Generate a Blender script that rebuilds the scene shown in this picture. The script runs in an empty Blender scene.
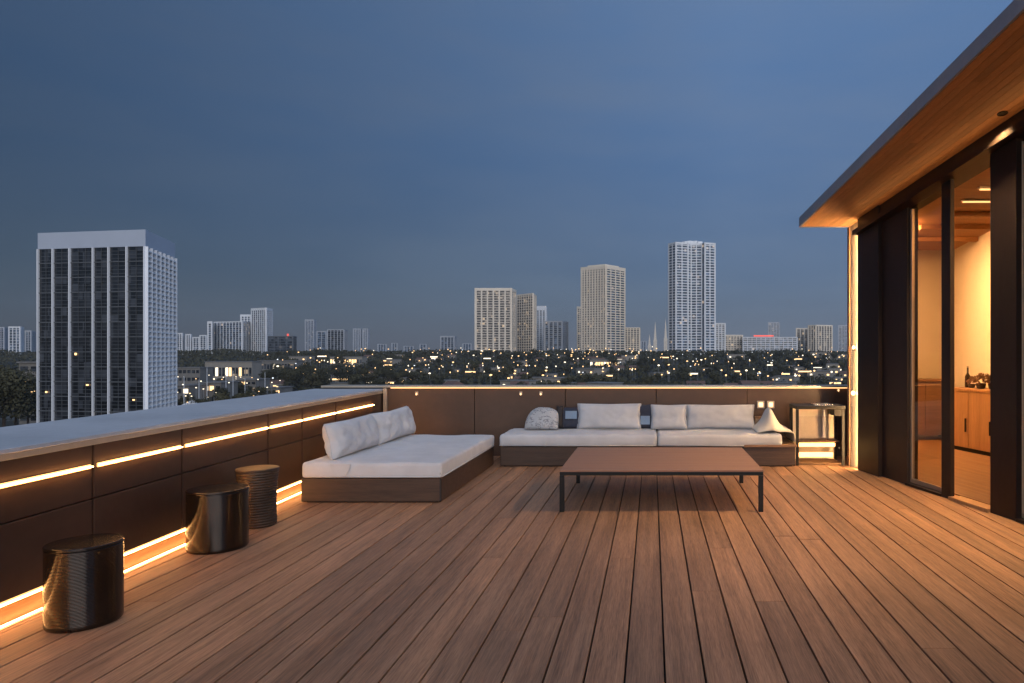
import bpy, bmesh, math, random
import numpy as np
from mathutils import Vector, Matrix, noise as mnoise

random.seed(7)
rng = np.random.default_rng(7)
sc = bpy.context.scene
COL = sc.collection
PI = math.pi
R = math.radians

# ------------------------------------------------------------------ camera
EYE = 1.5            # eye height above the deck
F = 683.0            # focal length in pixels of a 1024 px wide frame
VX, VY = 652.0, 352.0
cam = bpy.data.cameras.new('camera')
cam.sensor_width = 36.0
cam.lens = F / 1024 * 36
cam.shift_x = -(VX - 512) / 1024
cam.shift_y = (VY - 341.5) / 1024
cam.clip_start = 0.05
cam.clip_end = 60000
cam_o = bpy.data.objects.new('camera', cam)
COL.objects.link(cam_o)
cam_o.location = (0, 0, EYE)
cam_o.rotation_euler = (PI / 2, 0, 0)
sc.camera = cam_o


def at(x, y, d):
    """measured point of the photograph at distance d"""
    return Vector(((x - VX) / F * d, d, EYE - (y - VY) / F * d))


# ------------------------------------------------------------------ nodes
class NT:
    def __init__(s, m):
        m.use_nodes = True
        s.t = m.node_tree
        s.n = s.t.nodes
        s.l = s.t.links

    def new(s, t, **k):
        n = s.n.new('ShaderNode' + t)
        for a, b in k.items():
            setattr(n, a, b)
        return n

    def link(s, a, b):
        s.l.new(a, b)

    def val(s, sock, v):
        if hasattr(v, 'node'):
            s.l.new(v, sock)
        else:
            sock.default_value = v

    def math(s, op, a, b=None, c=None):
        n = s.new('Math', operation=op)
        s.val(n.inputs[0], a)
        if b is not None:
            s.val(n.inputs[1], b)
        if c is not None:
            s.val(n.inputs[2], c)
        return n.outputs[0]

    def mix(s, f, a, b, mode='MIX'):
        n = s.new('Mix', data_type='RGBA', blend_type=mode)
        s.val(n.inputs[0], f)
        s.val(n.inputs[6], a if hasattr(a, 'node') else (*a, 1) if len(a) == 3 else a)
        s.val(n.inputs[7], b if hasattr(b, 'node') else (*b, 1) if len(b) == 3 else b)
        return n.outputs[2]

    def ramp(s, f, stops):
        n = s.new('ValToRGB')
        e = n.color_ramp.elements
        while len(e) < len(stops):
            e.new(0.5)
        for el, (p, c) in zip(e, stops):
            el.position = p
            el.color = (*c, 1) if len(c) == 3 else c
        s.val(n.inputs[0], f)
        return n.outputs[0]

    def mapping(s, scale, coord='Object', loc=(0, 0, 0)):
        tc = s.new('TexCoord')
        mp = s.new('Mapping')
        s.link(tc.outputs[coord], mp.inputs[0])
        mp.inputs['Scale'].default_value = scale
        mp.inputs['Location'].default_value = loc
        return mp.outputs[0]

    def noise(s, vec, scale=5, detail=4, rough=0.55):
        n = s.new('TexNoise')
        s.link(vec, n.inputs['Vector'])
        n.inputs['Scale'].default_value = scale
        n.inputs['Detail'].default_value = detail
        n.inputs['Roughness'].default_value = rough
        return n.outputs['Fac']

    def bump(s, h, strength=0.3, dist=0.01):
        n = s.new('Bump')
        n.inputs['Strength'].default_value = strength
        n.inputs['Distance'].default_value = dist
        s.link(h, n.inputs['Height'])
        return n.outputs[0]


def principled(name, col, rough=0.5, metal=0.0, spec=0.5):
    m = bpy.data.materials.new(name)
    t = NT(m)
    b = t.n['Principled BSDF']
    b.inputs['Base Color'].default_value = (*col, 1)
    b.inputs['Roughness'].default_value = rough
    b.inputs['Metallic'].default_value = metal
    b.inputs['Specular IOR Level'].default_value = spec
    return m, t, b


def surf(name, col, rough=0.5, metal=0.0, var=0.25, scale=3.0, stretch=(1, 1, 1), bump=0.0, bdist=0.004, bscale=None, rvar=0.15, spec=0.5):
    """a plain material with uneven tone, roughness and relief"""
    m, t, b = principled(name, col, rough, metal, spec)
    v = t.mapping(stretch)
    n1 = t.noise(v, scale, 5)
    n2 = t.noise(v, scale * 9, 4)
    f = t.math('ADD', t.math('MULTIPLY', n1, 0.65), t.math('MULTIPLY', n2, 0.35))
    lo = tuple(c * (1 - var) for c in col)
    hi = tuple(min(1, c * (1 + var)) for c in col)
    t.link(t.ramp(f, [(0.3, lo), (0.7, hi)]), b.inputs['Base Color'])
    t.link(t.math('ADD', t.math('MULTIPLY', t.math('SUBTRACT', n1, 0.5), rvar * 2), rough), b.inputs['Roughness'])
    if bump:
        nb = t.noise(v, bscale or scale * 14, 3)
        t.link(t.bump(nb, bump, bdist), b.inputs['Normal'])
    return m


def emit(name, col, strength):
    m = bpy.data.materials.new(name)
    t = NT(m)
    b = t.n['Principled BSDF']
    b.inputs['Base Color'].default_value = (*[min(1, c * .8) for c in col], 1)
    b.inputs['Emission Color'].default_value = (*col, 1)
    b.inputs['Emission Strength'].default_value = strength
    return m


def wood(name, dark, light, axis='Y', rough=0.5, spec=0.4, tone=True, grain=1.0, bump=0.25, sheen_dirt=True):
    m, t, b = principled(name, light, rough, 0, spec)
    st = {'X': (0.35, 9, 9), 'Y': (9, 0.35, 9), 'Z': (9, 9, 0.35)}[axis]
    st = tuple(q * grain for q in st)
    off = None
    tc = t.new('TexCoord')
    mp = t.new('Mapping')
    t.link(tc.outputs['Object'], mp.inputs[0])
    mp.inputs['Scale'].default_value = st
    vec = mp.outputs[0]
    if tone:
        at_ = t.new('Attribute', attribute_name='tone')
        comb = t.new('CombineXYZ')
        off = at_.outputs['Fac']
        for i in range(3):
            t.link(t.math('MULTIPLY', off, 37.0 + 11 * i), comb.inputs[i])
        add = t.new('VectorMath', operation='ADD')
        t.link(vec, add.inputs[0])
        t.link(comb.outputs[0], add.inputs[1])
        vec = add.outputs[0]
    n1 = t.noise(vec, 1.6, 6, 0.6)
    n2 = t.noise(vec, 7.0, 5, 0.65)
    n3 = t.noise(vec, 26.0, 3, 0.6)
    f = t.math('ADD', t.math('MULTIPLY', n1, 0.34), t.math('ADD', t.math('MULTIPLY', n2, 0.36), t.math('MULTIPLY', n3, 0.30)))
    mid = tuple((a + c) / 2 for a, c in zip(dark, light))
    col = t.ramp(f, [(0.37, dark), (0.5, mid), (0.63, light)])
    if tone:
        k = t.math('ADD', t.math('MULTIPLY', off, 0.40), 0.80)
        c2 = t.new('CombineColor')
        t.link(k, c2.inputs[0])
        t.link(t.math('ADD', t.math('MULTIPLY', off, 0.36), 0.82), c2.inputs[1])
        t.link(t.math('ADD', t.math('MULTIPLY', off, 0.30), 0.85), c2.inputs[2])
        col = t.mix(1.0, col, c2.outputs[0], 'MULTIPLY')
    if sheen_dirt:
        big = t.noise(t.mapping((1, 1, 1)), 0.8, 5, 0.6)
        col = t.mix(t.math('MULTIPLY', t.math('SUBTRACT', big, 0.42), 0.9), col, tuple(c * .55 for c in dark))
    t.link(col, b.inputs['Base Color'])
    t.link(t.math('ADD', t.math('MULTIPLY', t.math('SUBTRACT', n2, 0.5), 0.5), rough), b.inputs['Roughness'])
    t.link(t.bump(f, bump, 0.004), b.inputs['Normal'])
    return m


M = {}
M['deck'] = wood('deck wood', (0.168, 0.086, 0.047), (0.54, 0.292, 0.165), 'Y', 0.55, 0.2, bump=0.5)
M['soffit'] = wood('soffit wood', (0.30, 0.145, 0.062), (0.52, 0.28, 0.13), 'Y', 0.5, 0.35, bump=0.1, sheen_dirt=False)
M['plinth'] = wood('plinth wood', (0.16, 0.085, 0.042), (0.30, 0.17, 0.09), 'Y', 0.55, 0.3, tone=False, sheen_dirt=False)
M['ceil_wood'] = wood('ceiling wood', (0.34, 0.17, 0.07), (0.55, 0.30, 0.13), 'X', 0.5, 0.3, tone=False, bump=0.1, sheen_dirt=False)
M['cab_wood'] = wood('cabinet wood', (0.34, 0.18, 0.08), (0.56, 0.32, 0.15), 'Z', 0.4, 0.4, tone=False, bump=0.05, sheen_dirt=False)
M['sofa_wood'] = wood('dark woven base', (0.035, 0.021, 0.015), (0.085, 0.05, 0.034), 'X', 0.5, 0.4, tone=False, bump=0.3, sheen_dirt=False)
M['shelf_wood'] = wood('shelf wood', (0.16, 0.085, 0.045), (0.33, 0.19, 0.1), 'X', 0.45, 0.4, tone=False, sheen_dirt=False)
M['table'] = wood('table top', (0.25, 0.14, 0.095), (0.35, 0.20, 0.138), 'X', 0.55, 0.08, tone=False, bump=0.06, sheen_dirt=False)
M['panel'] = surf('bronze panel', (0.050, 0.029, 0.021), 0.42, 0.0, 0.25, 1.5, (1, 1, 1), 0.12, 0.003, 30, 0.18, 0.15)
M['backpanel'] = surf('brown back panel', (0.088, 0.052, 0.035), 0.42, 0.0, 0.18, 1.2, (1, 1, 1), 0.1, 0.003, 30, 0.15, 0.3)
M['coping'] = surf('coping', (0.50, 0.50, 0.51), 0.5, 0.0, 0.16, 1.3, (1, 1, 1), 0.12, 0.004, 18, 0.2)
M['lip'] = surf('pale metal lip', (0.55, 0.45, 0.34), 0.35, 0.6, 0.1, 3)
M['black'] = surf('black metal', (0.012, 0.011, 0.011), 0.45, 0.0, 0.3, 4, rvar=0.1, spec=0.2)
M['darkframe'] = surf('dark frame', (0.022, 0.0145, 0.0125), 0.45, 0.0, 0.3, 2.5, (1, 1, .3), 0.04, 0.002, 40, 0.1, 0.25)
M['darkpanel'] = surf('dark panel', (0.030, 0.021, 0.019), 0.5, 0.0, 0.25, 1.5, (1, 1, .3), 0.04, 0.002, 40, 0.1, 0.25)
M['fascia'] = surf('fascia metal', (0.30, 0.33, 0.38), 0.45, 0.1, 0.15, 2, (1, 1, 1), 0.04, 0.002)
M['plaster'] = surf('plaster', (0.66, 0.56, 0.43), 0.7, 0, 0.08, 2.0, (1, 1, 1), 0.15, 0.003, 60)
M['inwall'] = surf('interior plaster', (0.78, 0.70, 0.58), 0.75, 0, 0.05, 1.2, (1, 1, 1), 0.1, 0.003, 60)
M['stool'] = None
M['navy'] = surf('navy cloth', (0.032, 0.036, 0.055), 0.85, 0, 0.2, 6, (1, 1, 1), 0.3, 0.002, 250)
M['skyblue'] = surf('pale blue cloth', (0.22, 0.30, 0.40), 0.85, 0, 0.12, 6, (1, 1, 1), 0.3, 0.002, 250)
M['seam'] = surf('dark seam', (0.02, 0.016, 0.016), 0.7, 0, .2)
M['sub'] = surf('dark sub floor', (0.012, 0.010, 0.009), 0.9, 0, .3)
M['tan_box'] = surf('tan box', (0.40, 0.30, 0.20), 0.6, 0, .15, 8)
M['chrome'] = surf('steel', (0.55, 0.52, 0.48), 0.25, 0.9, .08)

LEDC = (1.0, 0.50, 0.16)
M['led'] = emit('warm led', (1.0, 0.50, 0.17), 2.1)
M['led_core'] = emit('warm led core', (1.0, 0.54, 0.19), 34.0)
M['led_floor'] = emit('warm led at floor', (1.0, 0.52, 0.18), 10.0)
M['led_lip'] = emit('warm led under lip', (1.0, 0.55, 0.22), 3.0)
M['spot'] = emit('small warm lamp', (1.0, 0.58, 0.24), 10.0)
M['linelamp'] = emit('line lamp', (1.0, 0.56, 0.2), 1.7)
M['lantern'] = emit('lantern', (1.0, 0.62, 0.30), 2.2)
M['soffit_fill'] = emit('cove led', (1.0, 0.48, 0.15), 5.0)
M['column_led'] = emit('column led', (1.0, 0.60, 0.26), 200.0)
M['firebar'] = emit('glowing bar', (1.0, 0.58, 0.2), 4.5)
M['roomlamp'] = emit('room lamp', (1.0, 0.50, 0.18), 235.0)
M['downlens'] = emit('downlight lens', (1.0, 0.6, 0.28), 3.0)


def fabric(name, col, weave=420.0, var=0.07, pattern=False):
    m, t, b = principled(name, col, 0.9, 0, 0.2)
    b.inputs['Sheen Weight'].default_value = 0.25
    v = t.mapping((1, 1, 1))
    big = t.noise(v, 3.5, 5)
    c = t.ramp(big, [(0.3, tuple(x * (1 - var * 1.6) for x in col)), (0.7, tuple(min(1, x * (1 + var)) for x in col))])
    w1 = t.new('TexWave', bands_direction='X')
    w2 = t.new('TexWave', bands_direction='Z')
    for w in (w1, w2):
        t.link(v, w.inputs['Vector'])
        w.inputs['Scale'].default_value = weave / 6.28
        w.inputs['Distortion'].default_value = 1.0
    h = t.math('ADD', t.math('MULTIPLY', w1.outputs['Fac'], 0.5), t.math('MULTIPLY', w2.outputs['Fac'], 0.5))
    h = t.math('ADD', h, t.math('MULTIPLY', t.noise(v, 14, 5), 3.0))
    if pattern:
        n_ = t.noise(t.mapping((1, 1, 1.6)), 17, 3, 0.6)
        ln = t.math('LESS_THAN', t.math('ABSOLUTE', t.math('SUBTRACT', n_, 0.5)), 0.028)
        k = t.math('MULTIPLY', ln, t.math('GREATER_THAN', t.noise(v, 7, 2), 0.42))
        c = t.mix(k, c, (0.2, 0.2, 0.22))
    t.link(c, b.inputs['Base Color'])
    t.link(t.bump(h, 0.35, 0.004), b.inputs['Normal'])
    return m


M['fabric'] = fabric('off white cloth', (0.55, 0.54, 0.54))
M['mattress'] = fabric('mattress cloth', (0.57, 0.555, 0.555), 300)
M['cream'] = fabric('cream cloth', (0.78, 0.69, 0.57))
M['pattern'] = fabric('patterned cloth', (0.50, 0.50, 0.50), 420, 0.1, True)


def sheer_mat():
    m = bpy.data.materials.new('sheer curtain')
    t = NT(m)
    b = t.n['Principled BSDF']
    b.inputs['Base Color'].default_value = (0.74, 0.62, 0.46, 1)
    b.inputs['Roughness'].default_value = 0.9
    tl = t.new('BsdfTranslucent')
    tl.inputs[0].default_value = (0.74, 0.62, 0.46, 1)
    mx = t.new('MixShader')
    mx.inputs[0].default_value = 0.5
    t.link(b.outputs[0], mx.inputs[1])
    t.link(tl.outputs[0], mx.inputs[2])
    t.link(mx.outputs[0], t.n['Material Output'].inputs['Surface'])
    return m


M['sheer'] = sheer_mat()


def stool_mat(name, col, rows, rough, bd=0.002, bs=0.4):
    m, t, b = principled(name, col, rough, 0.55, 0.6)
    v = t.mapping((1, 1, 1))
    w = t.new('TexWave', bands_direction='Z')
    t.link(v, w.inputs['Vector'])
    w.inputs['Scale'].default_value = rows
    w.inputs['Distortion'].default_value = 0.6
    w.inputs['Detail'].default_value = 2
    n = t.noise(v, 6, 4)
    t.link(t.ramp(n, [(.3, tuple(c * .6 for c in col)), (.75, tuple(c * 1.5 for c in col))]), b.inputs['Base Color'])
    t.link(t.bump(w.outputs['Fac'], bs, bd), b.inputs['Normal'])
    return m


M['stool'] = stool_mat('bronze stool', (0.022, 0.0145, 0.010), 42, 0.14)
M['stool_woven'] = stool_mat('woven stool', (0.075, 0.046, 0.028), 14, 0.5, 0.008, 0.9)


def glass_mat(name, tint=(0.9, 0.9, 0.88), refl_rough=0.0):
    m = bpy.data.materials.new(name)
    t = NT(m)
    t.n.remove(t.n['Principled BSDF'])
    out = t.n['Material Output']
    tr = t.new('BsdfTransparent')
    tr.inputs[0].default_value = (*tint, 1)
    gl = t.new('BsdfGlossy')
    gl.inputs['Roughness'].default_value = refl_rough
    fr = t.new('Fresnel')
    fr.inputs[0].default_value = 1.5
    mx = t.new('MixShader')
    gm = t.new('NewGeometry')
    t.link(t.math('MULTIPLY', fr.outputs[0], t.math('SUBTRACT', 1.0, gm.outputs['Backfacing'])), mx.inputs[0])
    t.link(tr.outputs[0], mx.inputs[1])
    t.link(gl.outputs[0], mx.inputs[2])
    t.link(mx.outputs[0], out.inputs['Surface'])
    return m


M['glass'] = glass_mat('door glass', (0.80, 0.77, 0.72))
M['clearglass'] = glass_mat('clear glass', (0.92, 0.9, 0.88))


def facade_glass(name, col, cell=(3.2, 3.2, 3.4), lit=0.06, warm=(1, .68, .36), strength=1.4, rough=0.18):
    """tinted window glass, a share of the rooms behind lit"""
    m, t, b = principled(name, col, rough, 0.0, 0.7)
    tc = t.new('TexCoord')
    sn = t.new('VectorMath', operation='SNAP')
    t.link(tc.outputs['Object'], sn.inputs[0])
    sn.inputs[1].default_value = cell
    wn = t.new('TexWhiteNoise', noise_dimensions='3D')
    t.link(sn.outputs[0], wn.inputs['Vector'])
    on = t.math('GREATER_THAN', wn.outputs['Value'], 1 - lit)
    sep = t.new('SeparateColor')
    t.link(wn.outputs['Color'], sep.inputs[0])
    tone = t.math('ADD', t.math('MULTIPLY', t.math('POWER', sep.outputs[0], 3.0), 2.6), 0.40)
    v = t.new('CombineColor')
    for i in range(3):
        t.link(t.math('MULTIPLY', tone, col[i]), v.inputs[i])
    t.link(v.outputs[0], b.inputs['Base Color'])
    b.inputs['Emission Color'].default_value = (*warm, 1)
    t.link(t.math('MULTIPLY', on, t.math('MULTIPLY', sep.outputs[1], strength)), b.inputs['Emission Strength'])
    return m


M['white_paint'] = surf('white paint', (0.82, 0.82, 0.83), 0.6, 0, 0.06, 0.05)
M['low_wall'] = surf('weathered wall', (0.17, 0.155, 0.135), 0.85, 0, 0.3, 0.2)
M['band'] = surf('white band', (0.43, 0.47, 0.54), 0.7, 0, 0.06, 0.05)
M['white_conc'] = surf('white concrete', (0.74, 0.74, 0.74), 0.7, 0, 0.12, 0.05)
M['cream_conc'] = surf('cream concrete', (0.78, 0.67, 0.53), 0.7, 0, 0.12, 0.05)
M['grey_conc'] = surf('grey concrete', (0.42, 0.43, 0.45), 0.7, 0, 0.15, 0.05)
M['dark_conc'] = surf('dark concrete', (0.10, 0.105, 0.11), 0.7, 0, 0.15, 0.05)
M['glass_blue'] = facade_glass('blue window glass', (0.055, 0.078, 0.11), lit=0.02, strength=.6)
M['glass_dark'] = facade_glass('dark window glass', (0.035, 0.038, 0.042), lit=0.03, strength=.6)
M['glass_warm'] = facade_glass('warm window glass', (0.11, 0.09, 0.07), lit=0.08, strength=.6, rough=.35)
M['glass_office'] = facade_glass('office glass', (0.022, 0.024, 0.028), cell=(1.5, 1.5, 1.75), lit=0.0, strength=0.35, rough=0.12)
M['lit_white'] = emit('lit white', (1.0, 0.84, 0.60), 2.2)
M['lit_warm'] = emit('lit warm', (1.0, 0.60, 0.26), 2.4)
M['lit_red'] = emit('lit red', (1.0, 0.12, 0.08), 0.9)
M['lit_cool'] = emit('lit cool', (0.9, 0.95, 1.0), 1.6)
M['roof_pale'] = surf('pale roof', (0.17, 0.16, 0.15), 0.8, 0, .35, .3)
M['roof_tile'] = surf('tile roof', (0.16, 0.09, 0.065), 0.8, 0, .25, .3)
M['house_wall'] = surf('house wall', (0.26, 0.23, 0.19), 0.8, 0, .15, .3)
M['trunk'] = surf('bark', (0.05, 0.035, 0.025), 0.9, 0, .3, 2)
M['pole'] = surf('pole', (0.25, 0.25, 0.25), 0.5, .3, .1)
M['ground'] = surf('ground', (0.018, 0.019, 0.013), 0.95, 0, 0.5, 0.02)
M['asphalt'] = surf('asphalt', (0.06, 0.06, 0.062), 0.9, 0, .25, .1)
M['lot'] = surf('pale paving', (0.07, 0.068, 0.06), 0.9, 0, .25, .08)
M['paint'] = surf('road paint', (0.7, 0.7, 0.68), 0.7, 0, .1)


def leaf_mat(name, a, b_):
    m, t, b = principled(name, a, 0.75, 0, 0.25)
    oi = t.new('ObjectInfo')
    n = t.noise(t.mapping((1, 1, 1)), 0.35, 4)
    k = t.math('ADD', t.math('MULTIPLY', n, 0.8), t.math('MULTIPLY', oi.outputs['Random'], 0.3))
    t.link(t.ramp(k, [(0.3, a), (0.75, b_)]), b.inputs['Base Color'])
    return m


M['leaf'] = leaf_mat('foliage', (0.040, 0.036, 0.018), (0.095, 0.082, 0.038))
M['leaf2'] = leaf_mat('dark foliage', (0.034, 0.033, 0.018), (0.075, 0.068, 0.034))


# ------------------------------------------------------------------ mesh building
class MB:
    def __init__(s):
        s.v, s.f, s.tone, s.smooth = [], [], [], False

    def add(s, vs, fs, tone=0.5):
        o = len(s.v)
        s.v += [tuple(v) for v in vs]
        for f in fs:
            s.f.append(tuple(i + o for i in f))
            s.tone.append(tone)

    def box(s, x0, x1, y0, y1, z0, z1, tone=0.5, mat=None):
        vs = [(x0, y0, z0), (x1, y0, z0), (x1, y1, z0), (x0, y1, z0), (x0, y0, z1), (x1, y0, z1), (x1, y1, z1), (x0, y1, z1)]
        if mat is not None:
            vs = [tuple(mat @ Vector(v)) for v in vs]
        s.add(vs, [(3, 2, 1, 0), (4, 5, 6, 7), (0, 1, 5, 4), (1, 2, 6, 5), (2, 3, 7, 6), (3, 0, 4, 7)], tone)
        return s

    def prism(s, poly, z0, z1, tone=0.5):
        """poly counter-clockwise; z0/z1 numbers or lists"""
        n = len(poly)
        a = z0 if isinstance(z0, (list, tuple)) else [z0] * n
        b = z1 if isinstance(z1, (list, tuple)) else [z1] * n
        vs = [(p[0], p[1], a[i]) for i, p in enumerate(poly)] + [(p[0], p[1], b[i]) for i, p in enumerate(poly)]
        fs = [tuple(range(n - 1, -1, -1)), tuple(range(n, 2 * n))]
        for i in range(n):
            j = (i + 1) % n
            fs.append((i, j, n + j, n + i))
        s.add(vs, fs, tone)
        return s

    def lathe(s, prof, cx=0, cy=0, n=48, cap=True, sx=1, sy=1):
        vs = []
        for r, z in prof:
            for k in range(n):
                a = 2 * PI * k / n
                vs.append((cx + r * math.cos(a) * sx, cy + r * math.sin(a) * sy, z))
        fs = []
        for i in range(len(prof) - 1):
            for k in range(n):
                k2 = (k + 1) % n
                fs.append((i * n + k, i * n + k2, (i + 1) * n + k2, (i + 1) * n + k))
        if cap:
            fs.append(tuple(range(n - 1, -1, -1)))
            fs.append(tuple((len(prof) - 1) * n + k for k in range(n)))
        s.add(vs, fs)
        return s

    def tube(s, p, q, r0, r1=None, n=8):
        r1 = r0 if r1 is None else r1
        p, q = Vector(p), Vector(q)
        d = (q - p).normalized()
        u = d.orthogonal().normalized()
        w = d.cross(u)
        vs = []
        for c, r in ((p, r0), (q, r1)):
            for k in range(n):
                a = 2 * PI * k / n
                vs.append(c + u * (r * math.cos(a)) + w * (r * math.sin(a)))
        fs = [tuple(range(n - 1, -1, -1)), tuple(range(n, 2 * n))]
        for k in range(n):
            fs.append((k, (k + 1) % n, n + (k + 1) % n, n + k))
        s.add(vs, fs)
        return s

    def build(s, name, mat, parent=None, bevel=0.0, seg=2, smooth=False, subsurf=0):
        me = bpy.data.meshes.new(name)
        me.from_pydata(s.v, [], s.f)
        a = me.attributes.new('tone', 'FLOAT', 'FACE')
        a.data.foreach_set('value', s.tone)
        me.materials.append(mat)
        me.update()
        o = bpy.data.objects.new(name, me)
        COL.objects.link(o)
        if parent is not None:
            o.parent = parent
        if smooth:
            for p in me.polygons:
                p.use_smooth = True
        if bevel:
            md = o.modifiers.new('bevel', 'BEVEL')
            md.width = bevel
            md.segments = seg
            md.limit_method = 'ANGLE'
            md.angle_limit = R(35)
            md.harden_normals = True
            for p in me.polygons:
                p.use_smooth = True
        if subsurf:
            md = o.modifiers.new('sub', 'SUBSURF')
            md.levels = md.render_levels = subsurf
        return o


def tag(o, label=None, cat=None, group=None, kind=None):
    if label:
        o['label'] = label
    if cat:
        o['category'] = cat
    if group:
        o['group'] = group
    if kind:
        o['kind'] = kind
    return o


def thing(name, label, cat, loc=(0, 0, 0), rz=0, group=None):
    o = bpy.data.objects.new(name, None)
    COL.objects.link(o)
    o.location = loc
    o.rotation_euler = (0, 0, rz)
    o.empty_display_size = 0.2
    return tag(o, label, cat, group)


def copy_tree(o, parent=None):
    c = o.copy()
    COL.objects.link(c)
    if parent is not None:
        c.parent = parent
    for ch in list(o.children):
        copy_tree(ch, c)
    return c


def boxo(name, mat, parent, x0, x1, y0, y1, z0, z1, bevel=0.004, seg=2):
    return MB().box(x0, x1, y0, y1, z0, z1).build(name, mat, parent, bevel, seg)


# ------------------------------------------------------------------ world and sun
world = bpy.data.worlds.new('World')
sc.world = world
world.use_nodes = True
wt = NT(world)
bg = wt.n['Background']
sky = wt.new('TexSky')
sky.sky_type = 'NISHITA'
sky.sun_disc = False
SUN_EL, SUN_AZ = 14.0, 162.0      # the afterglow stands behind the camera
sky.sun_elevation = R(3.0)
sky.sun_rotation = R(SUN_AZ)
sky.ozone_density = 4.0
sky.dust_density = 0.6
geo = wt.new('TexCoord')
nrm = geo.outputs['Generated']
sep = wt.new('SeparateXYZ')
wt.link(nrm, sep.inputs[0])
x_, y_, z_ = sep.outputs
# dusk cloud layer: height gradient, darker to the left, soft streaks
grad = wt.ramp(z_, [(0.0, (0.138, 0.160, 0.205)), (0.11, (0.095, 0.142, 0.240)), (0.28, (0.085, 0.160, 0.315)), (0.45, (0.10, 0.19, 0.37)), (1.0, (0.31, 0.40, 0.57))])
side = wt.math('ADD', wt.math('MULTIPLY', x_, 0.88), 0.98)
side = wt.math('MINIMUM', wt.math('MAXIMUM', side, 0.34), 1.08)
mp = wt.new('Mapping')
wt.link(nrm, mp.inputs[0])
mp.inputs['Scale'].default_value = (1.2, 1.2, 5.0)
cl = wt.noise(mp.outputs[0], 1.6, 5, 0.5)
cl2 = wt.noise(mp.outputs[0], 4.5, 6, 0.55)
cm = wt.math('ADD', wt.math('MULTIPLY', cl, 0.65), wt.math('MULTIPLY', cl2, 0.35))
cm = wt.math('MINIMUM', wt.math('MAXIMUM', wt.math('MULTIPLY', wt.math('SUBTRACT', cm, 0.36), 3.4), 0.0), 1.0)
grad = wt.mix(wt.math('MULTIPLY', cm, 0.55), grad, (0.122, 0.158, 0.226))
k = wt.math('MULTIPLY', side, wt.math('ADD', wt.math('MULTIPLY', cm, 0.16), 0.90))
east = wt.math('MULTIPLY', wt.math('MAXIMUM', wt.math('SUBTRACT', x_, 0.52), 0.0), 3.6)
k = wt.math('ADD', k, east)
back = wt.math('MAXIMUM', wt.math('MULTIPLY', y_, -1.0), 0.0)
k = wt.math('ADD', k, wt.math('MULTIPLY', back, 0.9))
cs = wt.new('VectorMath', operation='SCALE')
wt.link(grad, cs.inputs[0])
wt.link(k, cs.inputs[3])
nis = wt.new('VectorMath', operation='SCALE')
wt.link(sky.outputs[0], nis.inputs[0])
nis.inputs[3].default_value = 0.02
add = wt.new('VectorMath', operation='ADD')
wt.link(cs.outputs[0], add.inputs[0])
wt.link(nis.outputs[0], add.inputs[1])
wt.link(add.outputs[0], bg.inputs[0])
bg.inputs[1].default_value = 1.0

sl = bpy.data.lights.new('sun', 'SUN')
sl.energy = 1.75
sl.angle = R(50)
sl.color = (1.0, 0.96, 0.93)
so = bpy.data.objects.new('sun', sl)
COL.objects.link(so)
az = R(SUN_AZ)
dv = Vector((math.sin(az) * math.cos(R(SUN_EL)), math.cos(az) * math.cos(R(SUN_EL)), math.sin(R(SUN_EL))))
so.rotation_euler = dv.to_track_quat('Z', 'Y').to_euler()

sc.view_settings.view_transform = 'Standard'
sc.view_settings.look = 'None'
sc.view_settings.exposure = 0
sc.view_settings.gamma = 1
sc.view_settings.use_curve_mapping = False
sc.cycles.use_denoising = True
sc.cycles.max_bounces = 8
sc.cycles.transparent_max_bounces = 12
sc.cycles.sample_clamp_indirect = 4.0
sc.cycles.caustics_reflective = False
sc.cycles.caustics_refractive = False

# ------------------------------------------------------------------ deck
BACK = 9.85


def wall_x(d):            # inner face of the left parapet
    return -3.334 - 0.0554 * d


def house_x(d):           # outer face of the house wall
    return 4.574 - 0.2193 * d


mb = MB()
BW, GAP = 0.186, 0.0095
i0 = int(-4.3 / BW)
for i in range(i0, int(4.8 / BW) + 1):
    x0 = 0.06 + i * BW
    y = -2.2 - random.random() * 8
    while y < BACK + 0.1:
        L = random.uniform(8.5, 14.0)
        a, b = max(y, -2.2), min(y + L, BACK + 0.1)
        if b > a + 0.05:
            dz = random.uniform(-0.0012, 0.0012)
            mb.box(x0 + GAP / 2, x0 + BW - GAP / 2, a + 0.0012, b - 0.0012, -0.028, dz, random.random())
        y += L
deck = mb.build('deck', M['deck'], None, 0.0022, 1)
tag(deck, kind='structure')
sub = boxo('subfloor', M['sub'], None, -5.0, 8.0, -2.4, 13.2, -0.5, -0.034, 0)
tag(sub, kind='structure')

# ------------------------------------------------------------------ left parapet
PH = 0.955
ang = math.atan(0.0554)
par = thing('parapet_wall', 'dark bronze panelled parapet with white coping and glowing light lines along the left of the deck', 'parapet', (wall_x(0), 0, 0), ang)
ce = math.sqrt(1 + 0.0554 ** 2)      # world depth -> local length
seams = [-2.1, -0.6, 0.9, 2.35, 3.55, 4.37, 5.27, 6.58, 7.30, 8.18, 9.85]
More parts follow.
